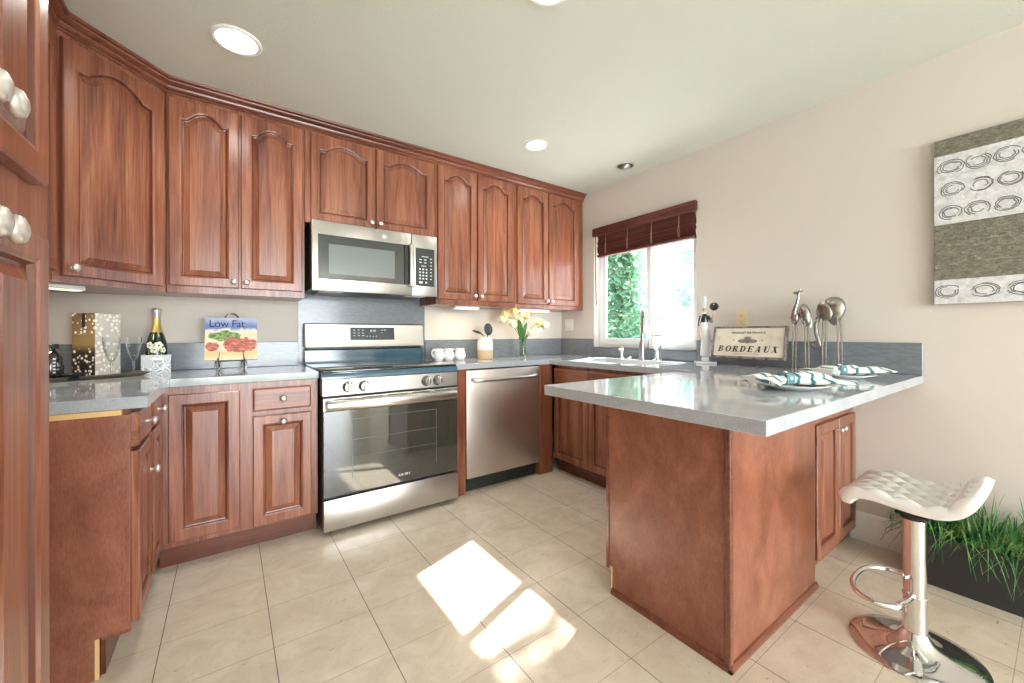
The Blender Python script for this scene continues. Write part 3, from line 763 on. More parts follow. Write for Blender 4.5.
# ------------------------------------------------------------ blind
m = wood('blind_wood', 'y', (60, 28, 22), (92, 44, 36), (120, 66, 54), rough=.6); m.node_tree.nodes['Principled BSDF'].inputs['Coat Weight'].default_value = 0; M['blind'] = m
t = thing('window_blind', 'dark wooden slat blind pulled up at the top of the window', 'window blind', (0, (WY0 + WY1) / 2 - .018, 2.0))
hw = .502
b = B(); b.box(-.050, -.012, -hw, hw, .020, .092, .004, 2); obj('valance', b, 'blind', t)
b = B(); b.box(-.012, .05, -hw + .035, hw - .035, .03, .075, .003); obj('headrail', b, 'blind', t)
b = B(); b.box(-.020, .036, -hw + .030, hw - .030, -.172, -.152, .004); obj('bottom_rail', b, 'blind', t)
zs_ = [-.143 + .0125 * i for i in range(9)] + [-.026, -.008, .008]
sl = None
for i, z in enumerate(zs_):
    if sl is None:
        b = B(); b.rings([[(x, y, zz) for x, zz in ((-.026, -.004), (-.01, .0), (.01, .0), (.026, -.004), (.026, -.0015), (.01, .0025), (-.01, .0025), (-.026, -.0015))] for y in (-hw + .030, hw - .030)]); sl = obj('slat', b, 'blind', t); o = sl
    else: o = copy_part(sl, t)
    o.location = (.004 + (.004 if i > 8 else 0) + random.uniform(-.003, .003), random.uniform(-.004, .004), z); o.rotation_euler = (random.uniform(-.004, .004), random.uniform(.85, 1.0), 0)
M['cord'] = mat('blind_cord', srgb(150, 116, 100), .7)
for y in (-.36, -.12, .12, .36):
    b = B(); b.tube([(-.024, y, .03), (-.025, y, -.05), (-.023, y, -.15)], .0022, 6); b.tube([(-.022, y + .008, -.15), (-.030, y + .010, -.10), (-.024, y + .004, -.05)], .0016, 6); obj('ladder_cord', b, 'cord', t)
b = B(); b.tube([(-.056, .455, .04), (-.057, .452, -.30), (-.054, .448, -.62)], .0055, 8); obj('tilt_wand', b, 'blind', t)

# ------------------------------------------------------------ faucet group
t = thing('kitchen_faucet', 'tall brushed nickel pull-down faucet behind the sink', 'faucet', (-.095, -1.055, CT), math.radians(40))
b = B(); b.lathe([(.031, 0), (.031, .006), (.026, .012), (.025, .10), (.022, .13), (.016, .16)], (0, 0, 0), 24); obj('faucet_body', b, 'faucet', t)
pts = [(0, 0, .15), (0, 0, .30)] + [(-.075 + .075 * math.cos(a), 0, .32 + .075 * math.sin(a)) for a in [PI * i / 12 for i in range(0, 12)]]
b = B(); b.tube(pts, .0125, 14); obj('spout', b, 'faucet', t)
b = B(); b.lathe([(.013, 0), (.0155, .02), (.020, .09), (.021, .125), (.016, .13)], (-.15, 0, .335), 18, (-.04, 0, -1)); obj('spray_head', b, 'faucet', t)
b = B(); b.tube([(0, -.022, .085), (.0, -.045, .10), (0, -.055, .14), (0, -.058, .175)], [.011, .010, .008, .006], 10); obj('handle', b, 'faucet', t)
t = thing('soap_dispenser', 'small nickel soap dispenser left of the faucet', 'soap dispenser', (-.11, -.865, CT))
b = B(); b.lathe([(.020, 0), (.020, .004), (.012, .010), (.010, .05), (.014, .055), (.014, .062)], (0, 0, 0), 18); obj('dispenser_body', b, 'nickel', t)
b = B(); b.ball((0, 0, .074), .015, 1, 1, .8); b.tube([(0, 0, .075), (-.03, -.008, .082), (-.05, -.012, .072)], .006, 10); obj('pump_head', b, 'nickel', t)
t = thing('air_gap_cap', 'tiny chrome cap on the counter between soap dispenser and faucet', 'sink fitting', (-.11, -.945, CT))
b = B(); b.lathe([(.018, 0), (.018, .012), (.012, .020), (.0005, .021)], (0, 0, 0), 18); obj('cap', b, 'chrome', t)
# candle pot on a silver foot
t = thing('pedestal_pot', 'white pot of moss on a silver foot, right of the faucet', 'plant pot', (-.085, -1.185, CT))
b = B(); b.lathe([(.034, 0), (.034, .005), (.018, .014), (.016, .055), (.016, .078), (.03, .095), (.036, .106), (.036, .112)], (0, 0, 0), 24); obj('pedestal', b, 'nickel', t)
b = B(); b.lathe([(.040, .112), (.044, .117), (.047, .188), (.044, .188), (.043, .170), (.0005, .168)], (0, 0, 0), 28); obj('pot', b, 'ceramic', t)
b = B()
for i in range(26):
    a = random.random() * 6.28; r = .038 * math.sqrt(random.random()); b.ball((r * math.cos(a), r * math.sin(a), .184 + random.random() * .012), .009, seg=8)
obj('moss', b, M.setdefault('moss', mat('moss', srgb(150, 160, 104), .9)), t)

# ------------------------------------------------------------ waiter figurine
M['apron'] = mat('glazed_white', srgb(228, 230, 232), .2, coat=.5); M['vest'] = mat('glazed_black', srgb(30, 28, 30), .2, coat=.5)
t = thing('waiter_figurine', 'slender waiter figurine in white apron holding up a dark bowl', 'figurine', (-.100, -1.580, CT), math.radians(-50))
b = B(); b.box(-.065, .065, -.04, .04, 0, .014, .003); b.box(-.022, .022, -.018, .018, .014, .05, .004); obj('plinth', b, 'apron', t)
b = B()
def ell(cx, cz, rx, ry, cy=0): return [(cx + rx * math.cos(2 * PI * i / 20), cy + ry * math.sin(2 * PI * i / 20), cz) for i in range(20)]
b.rings([ell(.012, .050, .040, .026), ell(.012, .056, .046, .03), ell(.006, .15, .034, .026), ell(-.002, .24, .026, .021), ell(-.006, .285, .024, .019), ell(-.006, .325, .018, .015), ell(-.006, .345, .009, .009), ell(-.006, .36, .008, .008)])
obj('figure_body', b, 'apron', t)
b = B()
b.rings([ell(-.006, .286, .0265, .021), ell(-.006, .312, .027, .021), ell(-.006, .336, .020, .0165), ell(-.006, .344, .012, .012)])
b.tube([(-.028, 0, .33), (-.036, -.004, .295), (-.042, -.004, .26)], [.010, .009, .008], 10); b.tube([(.016, 0, .33), (.030, -.004, .31), (.040, -.004, .285), (.046, -.004, .29)], [.010, .009, .008, .008], 10)
obj('jacket', b, 'vest', t)
b = B(); b.ball((-.006, 0, .374), .0165, .9, 1, 1.15); b.ball((-.006, -.017, .373), .004, seg=8); b.box(-.012, 0, -.0155, -.0145, .364, .366)
b.tube([(-.042, -.004, .26), (-.044, -.01, .225), (-.036, -.018, .19), (-.026, -.022, .165)], [.006, .0055, .005, .004], 8)
b.tube([(.046, -.004, .29), (.050, -.006, .32), (.052, -.008, .352)], [.0065, .006, .005], 8)
for k in range(4): b.tube([(.052, -.008, .352), (.044 + k * .006, -.012, .360), (.040 + k * .009, -.012, .368)], .0022, 6)
obj('skin', b, 'skin', t)
b = B()
for ex in (-.0115, -.0005): b.ball((ex, -.0155, .378), .0018, seg=6)
obj('eye', b, 'print', t)
b = B(); b.lathe([(.015, .386), (.014, .41), (.017, .43), (.0185, .452), (.013, .466), (.0005, .47)], (-.006, 0, 0), 16)
obj('chef_hat', b, M.setdefault('hat', mat('hat_glaze', srgb(206, 212, 214), .3)), t)
b = B(); b.ball((.054, -.008, .394), .030, 1, 1, .95, seg=20); b.lathe([(.033, .39), (.034, .394), (.031, .397)], (.054, -.008, 0), 20, cap=False); obj('bowl', b, 'vest', t)
b = B(); b.ball((.050, -.030, .402), .010, 1, .5, 1.0, seg=10); obj('painted_highlight', b, 'apron', t)  # white blob painted on as the bowl's highlight

# ------------------------------------------------------------ BORDEAUX sign on an easel
lean = math.radians(13)
t = thing('bordeaux_sign', 'cream BORDEAUX wall sign in a worn grey frame, leaning on an easel', 'sign', (-.168, -1.878, .966), -PI / 2)
t.rotation_euler = (-lean, 0, -PI / 2)
SW, SH = .432, .205
m = mat('sign_frame', srgb(120, 108, 108), .7); n = N(m); n.col(n.ramp(n.noise(n.coord(), 40, 4), [(.35, srgb(86, 76, 78)), (.6, srgb(150, 140, 138))])); M['signframe'] = m
m = mat('sign_board', srgb(226, 216, 198), .7); n = N(m); n.col(n.ramp(n.noise(n.coord(), 12, 5), [(.3, srgb(210, 198, 178)), (.6, srgb(232, 224, 208))])); M['signboard'] = m
b = B(); b.box(-SW / 2, SW / 2, -.004, .012, 0, SH, .001); obj('sign_board', b, 'signboard', t)
b = B(); k = .011
b.box(-SW / 2 - .002, -SW / 2 + k, -.012, .014, 0, SH, .002); b.box(SW / 2 - k, SW / 2 + .002, -.012, .014, 0, SH, .002)
b.box(-SW / 2, SW / 2, -.012, .014, -.004, k, .002); b.box(-SW / 2, SW / 2, -.012, .014, SH - k, SH, .002); obj('sign_frame', b, 'signframe', t)
def glyphs(word, x0, z0, hgt, adv, y):
    b = B(); sh = .22
    def pt(ox, u, v): return (ox + (u + v * sh) * hgt, y, z0 + v * hgt)
    def bar(ox, u0, u1, v0, v1, du=0): b.quad([pt(ox, u0, v0), pt(ox, u1, v0), pt(ox, u1 + du, v1), pt(ox, u0 + du, v1)])
    def arc(ox, cu, cv, ru, rv, tu, tv, a0, a1, n_=14):
        for k in range(n_):
            a, c = a0 + (a1 - a0) * k / n_, a0 + (a1 - a0) * (k + 1) / n_
            b.quad([pt(ox, cu + ru * math.cos(a), cv + rv * math.sin(a)), pt(ox, cu + ru * math.cos(c), cv + rv * math.sin(c)), pt(ox, cu + (ru - tu) * math.cos(c), cv + (rv - tv) * math.sin(c)), pt(ox, cu + (ru - tu) * math.cos(a), cv + (rv - tv) * math.sin(a))])
    hp = PI / 2
    for ch in word:
        ox = x0
        if ch in 'BRDE': bar(ox, .10, .36, 0, 1); bar(ox, 0, .45, 0, .09); bar(ox, 0, .45, .91, 1)
        if ch in 'BR': arc(ox, .42, .745, .36, .255, .20, .09, -hp, hp); bar(ox, .36, .43, .49, .58)
        if ch == 'B': arc(ox, .44, .27, .40, .27, .22, .09, -hp, hp)
        if ch == 'R': bar(ox, .62, .88, 0, .5, -.25); bar(ox, .62, .98, 0, .09)
        if ch == 'D': arc(ox, .40, .5, .46, .5, .24, .09, -hp, hp)
        if ch == 'E': bar(ox, .36, .80, 0, .1); bar(ox, .36, .80, .9, 1); bar(ox, .36, .62, .46, .55); bar(ox, .70, .80, 0, .3); bar(ox, .70, .80, .7, 1); bar(ox, .56, .63, .36, .65)
        if ch == 'O': arc(ox, .48, .5, .46, .52, .24, .09, 0, 2 * PI, 28)
        if ch == 'A': bar(ox, .50, .76, 0, 1, -.16); bar(ox, .05, .14, 0, 1, .28); bar(ox, .18, .60, .28, .37); bar(ox, -.05, .28, 0, .08); bar(ox, .42, .86, 0, .08)
        if ch == 'U': bar(ox, .10, .36, .28, 1); bar(ox, .72, .80, .28, 1); arc(ox, .45, .28, .35, .29, .17, .12, PI, 2 * PI); bar(ox, 0, .46, .92, 1); bar(ox, .62, .92, .92, 1)
        if ch == 'X': bar(ox, .54, .82, 0, 1, -.46); bar(ox, .10, .19, 0, 1, .46); bar(ox, 0, .32, 0, .08); bar(ox, .46, .92, 0, .08); bar(ox, -.02, .44, .92, 1); bar(ox, .56, .84, .92, 1)
        x0 += adv
    return b
obj('lettering', glyphs('BORDEAUX', -.180, .040, .0385, .0455, -.0048), 'print', t, ang=5, weld=False)
lettering('PRODUIT DE FRANCE', .019, 'print', t, (.0, -.005, .163), UPR, space=1.1)
lettering('18', .013, 'print', t, (-.085, -.005, .115), UPR); lettering('75', .013, 'print', t, (.085, -.005, .115), UPR)
b = B(); M['crest'] = mat('faded_ink', srgb(138, 124, 122), .7)
for cx, cz, rx, rz_ in ((-.028, .110, .03, .012), (.028, .110, .03, .012), (0, .128, .022, .010), (0, .108, .014, .014)):
    b.lathe([(1, 0), (1, .0006)], (cx, -.0045, cz), 20, (0, -1, 0), sx=rx, sy=rz_)
obj('crest', b, 'crest', t)
b = B(); b.box(-.08, .075, -.005, -.004, .0275, .0290); obj('underline', b, 'crest', t)
# easel
M['wire'] = mat('easel_wire', srgb(120, 112, 100), .35, metal=.8)
t = thing('wire_easel', 'thin wire easel holding up the BORDEAUX sign', 'easel', (-.168, -1.878, CT), -PI / 2)
b = B()
for x in (-.055, .055):
    b.tube([(x, .125, .003), (x, .06, .010), (x, .0, .040), (x, -.012, .046), (x, -.022, .046), (x, -.026, .060)], .0022, 8)
    b.tube([(x, -.010, .044), (x, -.016, .02), (x, -.012, .003), (x * 1.0, -.004, .003)], .0022, 8); b.tube([(x, 0, .040), (x * .4, .055, .235)], .0022, 8)
b.tube([(-.022, .055, .235), (0, .058, .245), (.022, .055, .235)], .0022, 8); b.tube([(-.055, .06, .010), (.055, .06, .010)], .0022, 8)
obj('easel_frame', b, 'wire', t)

# ------------------------------------------------------------ cookbook on easel
t = thing('cookbook', 'cookbook titled Low Fat with a meat dish on its cover, on the metal easel', 'book', (-2.784, -.215, .976), math.radians(-2)); t.rotation_euler = (-math.radians(12), 0, math.radians(-2))
BW, BH = .250, .250
b = B(); b.box(-BW / 2, BW / 2, 0, .022, 0, BH, .001); obj('pages', b, 'ceramic', t)
m = mat('cookbook_cover', srgb(225, 215, 190), .3, coat=.4); n = N(m)
tc = n.n('ShaderNodeTexCoord'); sp = n.n('ShaderNodeSeparateXYZ'); n.l(tc.outputs['Object'], sp.inputs[0])
nz = n.noise(n.coord((1, 1, 1)), 22, 4, .8)
zz = n.math('ADD', n.math('DIVIDE', sp.outputs[2], BH), n.math('MULTIPLY', n.math('SUBTRACT', nz, .5), .22))
bandc = n.ramp(zz, [(0.0, srgb(236, 222, 190)), (.16, srgb(222, 196, 140)), (.24, srgb(240, 214, 190)), (.60, srgb(236, 226, 196)), (.70, srgb(236, 232, 220)), (.76, srgb(112, 132, 200)), (.88, srgb(150, 168, 220)), (.97, srgb(196, 204, 226))])
def blob(cx, cz, rx, rz_, soft=.25):
    dx_ = n.math('DIVIDE', n.math('SUBTRACT', sp.outputs[0], cx), rx); dz_ = n.math('DIVIDE', n.math('SUBTRACT', sp.outputs[2], cz), rz_)
    d_ = n.math('ADD', n.math('MULTIPLY', dx_, dx_), n.math('MULTIPLY', dz_, dz_))
    d2_ = n.math('ADD', d_, n.math('MULTIPLY', n.math('SUBTRACT', nz, .5), 1.6))
    return n.math('LESS_THAN', d2_, .8)
meatc = n.ramp(n.noise(n.coord((1, 1, 3)), 30, 4, 1.0), [(.35, srgb(150, 70, 60)), (.55, srgb(204, 120, 104)), (.7, srgb(230, 180, 150))])
herbs = n.ramp(n.noise(n.coord(), 60, 3), [(.4, srgb(80, 130, 70)), (.65, srgb(170, 190, 120))])
c_ = n.mix(blob(-.03, .140, .085, .034), bandc, herbs)
c_ = n.mix(blob(.035, .090, .095, .050), c_, meatc); c_ = n.mix(blob(-.09, .078, .035, .03), c_, meatc)
n.col(c_); M['cover'] = m
b = B(); b.box(-BW / 2 - .001, BW / 2 + .001, -.003, 0, -.001, BH + .001, .0008); obj('front_cover', b, 'cover', t)
lettering('Low Fat', .060, 'print', t, (-.022, -.0035, .212), UPR, space=.95, sx=.92)
t = thing('metal_easel', 'brushed metal easel with curled feet under the cookbook', 'easel', (-2.784, -.215, CT), math.radians(-2))
b = B()
for x in (-.062, .062):
    b.tube([(x, -.034, .075), (x, -.030, .060), (x - .008, -.012, .058), (x - .014, -.004, .045), (x - .014, -.006, .02), (x - .006, -.014, .006), (x + .004, -.020, .008), (x + .012, -.018, .025), (x + .010, -.014, .045), (x + .002, -.008, .058)], .0042, 8)
    b.tube([(x, -.006, .056), (x * .5, .072, .318)], .0035, 8); b.tube([(x, -.01, .056), (x, .11, .004)], .0035, 8)
b.tube([(-.03, .066, .310), (-.02, .072, .328), (0, .074, .334), (.02, .072, .328), (.03, .066, .310)], .0042, 8); b.tube([(-.062, -.004, .056), (.062, -.004, .056)], .0035, 8)
obj('easel_frame', b, 'pewter', t)

# ------------------------------------------------------------ left corner still life
t = thing('serving_tray', 'long taupe serving tray under the gift box and flutes', 'tray', (-3.40, -.285, CT), math.radians(30))
b = B()
def rq(a_, c_, z): return [(-a_, -c_, z), (a_, -c_, z), (a_, c_, z), (-a_, c_, z)]
b.rings([rq(.205, .125, .001), rq(.235, .155, .020), rq(.229, .149, .020), rq(.202, .122, .006)]); obj('tray_body', b, M.setdefault('taupe', mat('taupe_lacquer', srgb(126, 120, 106), .4)), t, ang=20)
def dotted(name, c1, c2, dotc, zmode):
    m = mat(name, c1, .3, coat=.3); n = N(m)
    vo = n.n('ShaderNodeTexVoronoi'); vo.inputs['Scale'].default_value = 52; vo.inputs['Randomness'].default_value = .75; n.l(n.coord(), vo.inputs['Vector'])
    dot = n.math('LESS_THAN', vo.outputs['Distance'], .40)
    tc = n.n('ShaderNodeTexCoord'); sp = n.n('ShaderNodeSeparateXYZ'); n.l(tc.outputs['Object'], sp.inputs[0]); z = sp.outputs[2]
    if zmode:
        mid = n.math('MULTIPLY', n.math('GREATER_THAN', z, .135), n.math('LESS_THAN', z, .205)); dot = n.math('MULTIPLY', dot, n.math('SUBTRACT', 1.0, mid))
        bc = n.ramp(n.math('DIVIDE', z, .31), [(0, srgb(36, 28, 26)), (.38, srgb(60, 48, 34)), (.5, srgb(150, 128, 84)), (1, srgb(112, 94, 70))])
        n.col(n.mix(dot, bc, dotc))
    else: n.col(n.mix(dot, c1, dotc))
    return m
M['boxdark'] = dotted('gift_box_gold', srgb(120, 100, 70), None, srgb(240, 236, 230), True)
M['boxlight'] = dotted('gift_box_silver', srgb(204, 200, 196), None, srgb(246, 244, 242), False)
t = thing('champagne_gift_box', 'tall champagne gift box, one side gold and one silver, with white dots', 'gift box', (-3.330, -.285, CT + .0065), math.radians(50))
b = B(); b.box(.001, .120, .001, .120, 0, .308, .001); bx_ = obj('box_body', b, 'boxlight', t)
b = B(); b.box(-.0008, .001, 0, .121, 0, .309); obj('gold_side', b, 'boxdark', t)
b = B(); b.box(-.0018, -.0006, .050, .068, .240, .309); obj('ribbon_tab', b, M.setdefault('maroon', mat('maroon_ribbon', srgb(50, 26, 34), .5)), t)
bx_.rotation_euler = (0, 0, 0)

def flute(x, y, label):
    t = thing('champagne_flute', label, 'champagne glass', (x, y, CT + .0065), 0, 'champagne flutes on the tray')
    b = B(); b.lathe([(.0005, .070), (.010, .076), (.020, .100), (.028, .135), (.032, .175), (.031, .190)], (0, 0, 0), 28, cap=False); obj('flute_bowl', b, 'glass', t, ang=60)
    b = B(); b.lathe([(.028, 0), (.029, .002), (.008, .006), (.0045, .012), (.0038, .045), (.006, .058), (.0045, .071)], (0, 0, 0), 24); obj('stem_foot', b, 'glass', t)
flute(-3.262, -.345, 'clear champagne flute standing in front of the gift box')
flute(-3.197, -.245, 'clear champagne flute to the right of the gift box')

t = thing('champagne_bottle', 'dark green champagne bottle with white painted flowers and gold neck foil', 'bottle', (-3.118, -.150, CT + .010))
b = B(); b.lathe([(.036, 0), (.044, .004), (.0455, .03), (.0455, .130), (.043, .155), (.034, .19), (.023, .225), (.0165, .25), (.0150, .30), (.0165, .302)], (0, 0, 0), 32); obj('bottle_glass', b, M.setdefault('bg', mat('green_bottle', srgb(22, 48, 28), .06, coat=.6)), t)
b = B(); b.lathe([(.0285, .212), (.0235, .228), (.0175, .25), (.0160, .285), (.016, .296)], (0, 0, 0), 28, cap=False); obj('neck_foil', b, 'gold', t)
b = B(); b.lathe([(.0165, .294), (.0180, .300), (.0185, .312), (.0205, .318), (.0215, .330), (.018, .342), (.0005, .345)], (0, 0, 0), 24); obj('cap_foil', b, 'nickel', t)
b = B(); R_ = .0462
def flower(th, z, r):
    for k in range(5):
        a = 2 * PI * k / 5
        th2 = th + math.cos(a) * r * .75 / R_; z2 = z + math.sin(a) * r * .75
        b.ball((R_ * .99 * math.sin(th2), -R_ * .99 * math.cos(th2), z2), r * .55, 1, .14, 1, seg=8, rot=Matrix.Rotation(th2, 3, 'Z'))
for th, z, r in ((-.55, .150, .015), (.30, .155, .016), (-.1, .118, .016), (.75, .115, .012)): flower(th, z if z < .14 else .142, r)
obj('painted_flowers', b, M.setdefault('petal', mat('painted_petal', srgb(232, 230, 214), .4)), t)
b = B()
for th in (-.7, -.35, .1, .5): b.tube([(R_ * math.sin(th + .02 * i), -R_ * math.cos(th + .02 * i), .07 + i * .012) for i in range(6)], .0012, 6)
obj('painted_stems', b, M.setdefault('petal2', mat('painted_stem', srgb(150, 180, 120), .4)), t)
t = thing('bottle_box', 'small white and blue patterned box the champagne bottle stands in', 'box', (-3.118, -.150, CT), math.radians(4))
m = mat('paisley_paper', srgb(214, 220, 226), .5); n = N(m); vo = n.n('ShaderNodeTexVoronoi', _feature='DISTANCE_TO_EDGE'); vo.inputs['Scale'].default_value = 34; n.l(n.coord(), vo.inputs['Vector'])
n.col(n.ramp(vo.outputs['Distance'], [(.05, srgb(226, 230, 234)), (.12, srgb(132, 146, 162)), (.2, srgb(222, 226, 230)), (.4, srgb(160, 172, 186))])); M['paisley'] = m
b = B(); q = .060; b.box(-q, q, -q, q, 0, .009); b.box(-q, q, -q, -q + .007, .008, .100, .001); b.box(-q, q, q - .007, q, .008, .100, .001); b.box(-q, -q + .007, -q + .006, q - .006, .008, .100, .001); b.box(q - .007, q, -q + .006, q - .006, .008, .100, .001)
obj('box_sides', b, 'paisley', t)
# dark decanter and dish at the edge of the pantry
t = thing('black_bottle', 'small black bottle with a flat cap and white printed marks, at the tray end', 'bottle', (-3.455, -.375, CT + .0065))
b = B(); b.lathe([(.038, 0), (.042, .006), (.043, .06), (.038, .10), (.024, .125), (.016, .135), (.016, .142)], (0, 0, 0), 28); obj('bottle_glass', b, 'black_glass', t)
b = B(); b.lathe([(.026, .141), (.027, .145), (.027, .158), (.024, .162), (.0005, .162)], (0, 0, 0), 24); obj('cap', b, 'black', t)
b = B()
for i in range(5): b.box(.018, .026, -.0405, -.036, .03 + i * .015, .038 + i * .015)
obj('printed_marks', b, 'mark', t)
t = thing('black_dish', 'low round black dish on the tray beside the gift box', 'dish', (-3.385, -.405, CT + .0065))
b = B(); b.lathe([(.030, 0), (.034, .003), (.058, .026), (.056, .027), (.032, .007), (.0005, .006)], (0, 0, 0), 32); obj('dish_body', b, 'black', t)

CRS = 1.18
# ------------------------------------------------------------ mugs, crock, tulips
mug = None
MG = 'small white creamers by the range'
for i, (x, y, lb) in enumerate(((-1.478, -.215, 'small white creamer next to the range, leftmost of the three'), (-1.392, -.215, 'small white creamer in the middle of the three'), (-1.290, -.215, 'small white creamer nearest the utensil crock'))):
    if mug is None:
        t = mug = thing('creamer', lb, 'creamer', (x, y, CT), math.radians(200), MG)
        b = B(); b.lathe([(.022, 0), (.026, .003), (.038, .022), (.0395, .036), (.033, .056), (.029, .066), (.031, .080), (.0295, .080), (.0275, .068), (.031, .055), (.037, .036), (.035, .022), (.02, .006), (.0005, .005)], (0, 0, 0), 32)
        bd = obj('creamer_body', b, 'ceramic', t, ang=60)
        b = B(); b.tube([(.029, 0, .070), (.050, 0, .074), (.060, 0, .055), (.052, 0, .034), (.037, 0, .026)], .0048, 8); hd = obj('handle', b, 'ceramic', t, ang=60)
    else:
        t = mug.copy(); COL.objects.link(t); t.location = (x, y, CT); t['label'] = lb; t.scale = (CRS,) * 3; t.rotation_euler = (0, 0, math.radians(185 - 20 * i))
        for p in (bd, hd): copy_part(p, t)
mug.scale = (CRS,) * 3

t = thing('utensil_crock', 'white stoneware crock with a bare tan base band', 'crock', (-1.055, -.215, CT))
b = B(); b.lathe([(.062, 0), (.065, .004), (.066, .075), (.0655, .075), (.0005, .07)], (0, 0, 0), 36); obj('tan_base', b, 'tan', t)
b = B(); b.lathe([(.066, .0755), (.067, .12), (.064, .150), (.052, .166), (.052, .182), (.048, .182), (.048, .165), (.058, .148), (.060, .08)], (0, 0, 0), 36, cap=False); obj('glazed_wall', b, 'ceramic', t, ang=50)
t = tag(bpy.data.objects.new('skimmer_spoon', None), 'round black slotted skimmer standing up in the crock', 'kitchen utensil'); COL.objects.link(t); t.location = (-1.03, -.215, CT + .075)
b = B(); b.tube([(-.015, 0, .002), (.0, .0, .13)], .0045, 8); obj('handle', b, 'black', t)
b = B(); b.lathe([(.0005, .003), (.042, .001), (.050, -.004), (.0505, -.001), (.042, .005), (.0005, .008)], (.006, -.004, .172), 32, (.25, -1, .1)); hdn = obj('spoon_head', b, 'charcoal', t)
b = B()
for i in range(-2, 3):
    for j in range(-2, 3):
        if i * i + j * j < 6: b.ball((.008 + i * .013, -.013 - i * .003, .172 + j * .013), .0035, 1, .4, 1, seg=6)
obj('slots', b, 'mw_inner', hdn)
t = tag(bpy.data.objects.new('solid_spoon', None), 'black solid spoon leaning out of the left side of the crock', 'kitchen utensil'); COL.objects.link(t); t.location = (-1.05, -.215, CT + .075)
b = B(); b.tube([(.02, 0, .002), (-.022, -.002, .115), (-.045, -.004, .135)], .0045, 8); obj('handle', b, 'black', t)
b = B(); b.ball((-.085, -.006, .148), .046, 1, .55, .20, rot=Matrix.Rotation(.32, 3, 'Y')); obj('spoon_head', b, 'black', t)

VX, VY = -.680, -.235
t = thing('glass_vase', 'clear glass vase holding yellow tulips near the corner', 'vase', (VX, VY, CT))
b = B(); b.lathe([(.034, 0), (.036, .004), (.032, .03), (.027, .09), (.030, .14), (.038, .175), (.036, .175), (.028, .14), (.025, .09), (.029, .03), (.031, .010), (.0005, .009)], (0, 0, 0), 32, cap=False); obj('vase_glass', b, 'glass', t)
b = B(); b.lathe([(.029, .010), (.0285, .03), (.025, .085), (.0005, .085)], (0, 0, 0), 24); obj('water', b, M.setdefault('water', glassy('vase_water', (.94, .97, .95, 1), 0, .1)), t)
tul = [(-.150, 0.02, .365, 'tulip', 'yellow tulip high at the far left of the bunch'), (-.098, -.03, .385, 'tulip', 'yellow tulip near the top, second from the left'),
       (-.125, -.05, .285, 'tulip2', 'pale yellow tulip drooping at the lower left of the bunch'), (-.165, .03, .325, 'tulip2', 'pale tulip at the left edge below the top bloom'),
       (-.035, .02, .300, 'tulip', 'golden tulip in the middle of the bunch'), (.035, .01, .352, 'tulip', 'single upright golden tulip at the top centre'),
       (.165, .0, .300, 'tulip', 'yellow tulip reaching to the right'), (.215, -.02, .280, 'tulip2', 'pale yellow tulip farthest to the right'),
       (.02, -.06, .205, 'tulip2', 'small white bloom low at the vase mouth'), (.075, -.05, .215, 'tulip2', 'second white bloom low on the right of the vase mouth')]
for i, (dx_, dy_, hz, mm, lb) in enumerate(tul):
    t = thing('tulip', lb, 'flower', (VX, VY, CT + .012), 0, 'tulips in the glass vase')
    a0 = i * .8; s0 = Vector((.012 * math.cos(a0), .012 * math.sin(a0), .0)); top = Vector((dx_, dy_, hz - .012)); mid = Vector((dx_ * .18, dy_ * .2, .17))
    mid = mid if hz > .23 else Vector((dx_ * .25, dy_ * .3, .15))
    pts = [s0.lerp(mid, u / 3) for u in range(3)] + [(1 - u) ** 2 * mid + 2 * u * (1 - u) * Vector((dx_ * .5, dy_ * .5, hz * .86)) + u * u * top for u in [k / 6 for k in range(7)]]
    b = B(); b.tube(pts, .0028, 8); obj('stem', b, 'stemg', t)
    d = (pts[-1] - pts[-2]).normalized(); b = B()
    sc_ = 1.0 if hz < .23 else 1.35
    b.lathe([(.004, -.003), (.014 * sc_, .006), (.018 * sc_, .020), (.016 * sc_, .036), (.010 * sc_, .050 * sc_)], top, 12, d, cap=True)
    q = Vector((0, 0, 1)).rotation_difference(d)
    for k in range(6):
        a = 2 * PI * k / 6; r = .017 * sc_
        c = top + q @ Vector((r * math.cos(a), r * math.sin(a), .027))
        b.ball(c, .016 * sc_, .55, .95, 1.7, seg=8, rot=(q @ Vector((1, 0, 0)).rotation_difference(Vector((math.cos(a), math.sin(a), .0)))).to_matrix())
    obj('bloom', b, mm, t, ang=60)
    if i in (1, 4, 5, 6):
        lf = Vector((dx_ * .9, dy_ - .03, hz * .85)); b = B(); nn_ = 8; wv = Vector((.8, -.6, 0)) if dx_ < 0 else Vector((.8, -.2, .4))
        P0 = Vector((dx_ * .08, 0, .12)); R1, R2 = [], []
        for k in range(nn_ + 1):
            u = k / nn_; p = P0.lerp(lf, u) + Vector((0, 0, .03 * math.sin(PI * u))); wq = wv * (.024 * math.sin(PI * min(1, u * .95 + .05)) ** .8)
            R1.append(b.bm.verts.new(p - wq)); R2.append(b.bm.verts.new(p + wq))
        for k in range(nn_): b.bm.faces.new((R1[k], R2[k], R2[k + 1], R1[k + 1]))
        obj('leaf', b, 'green', t)

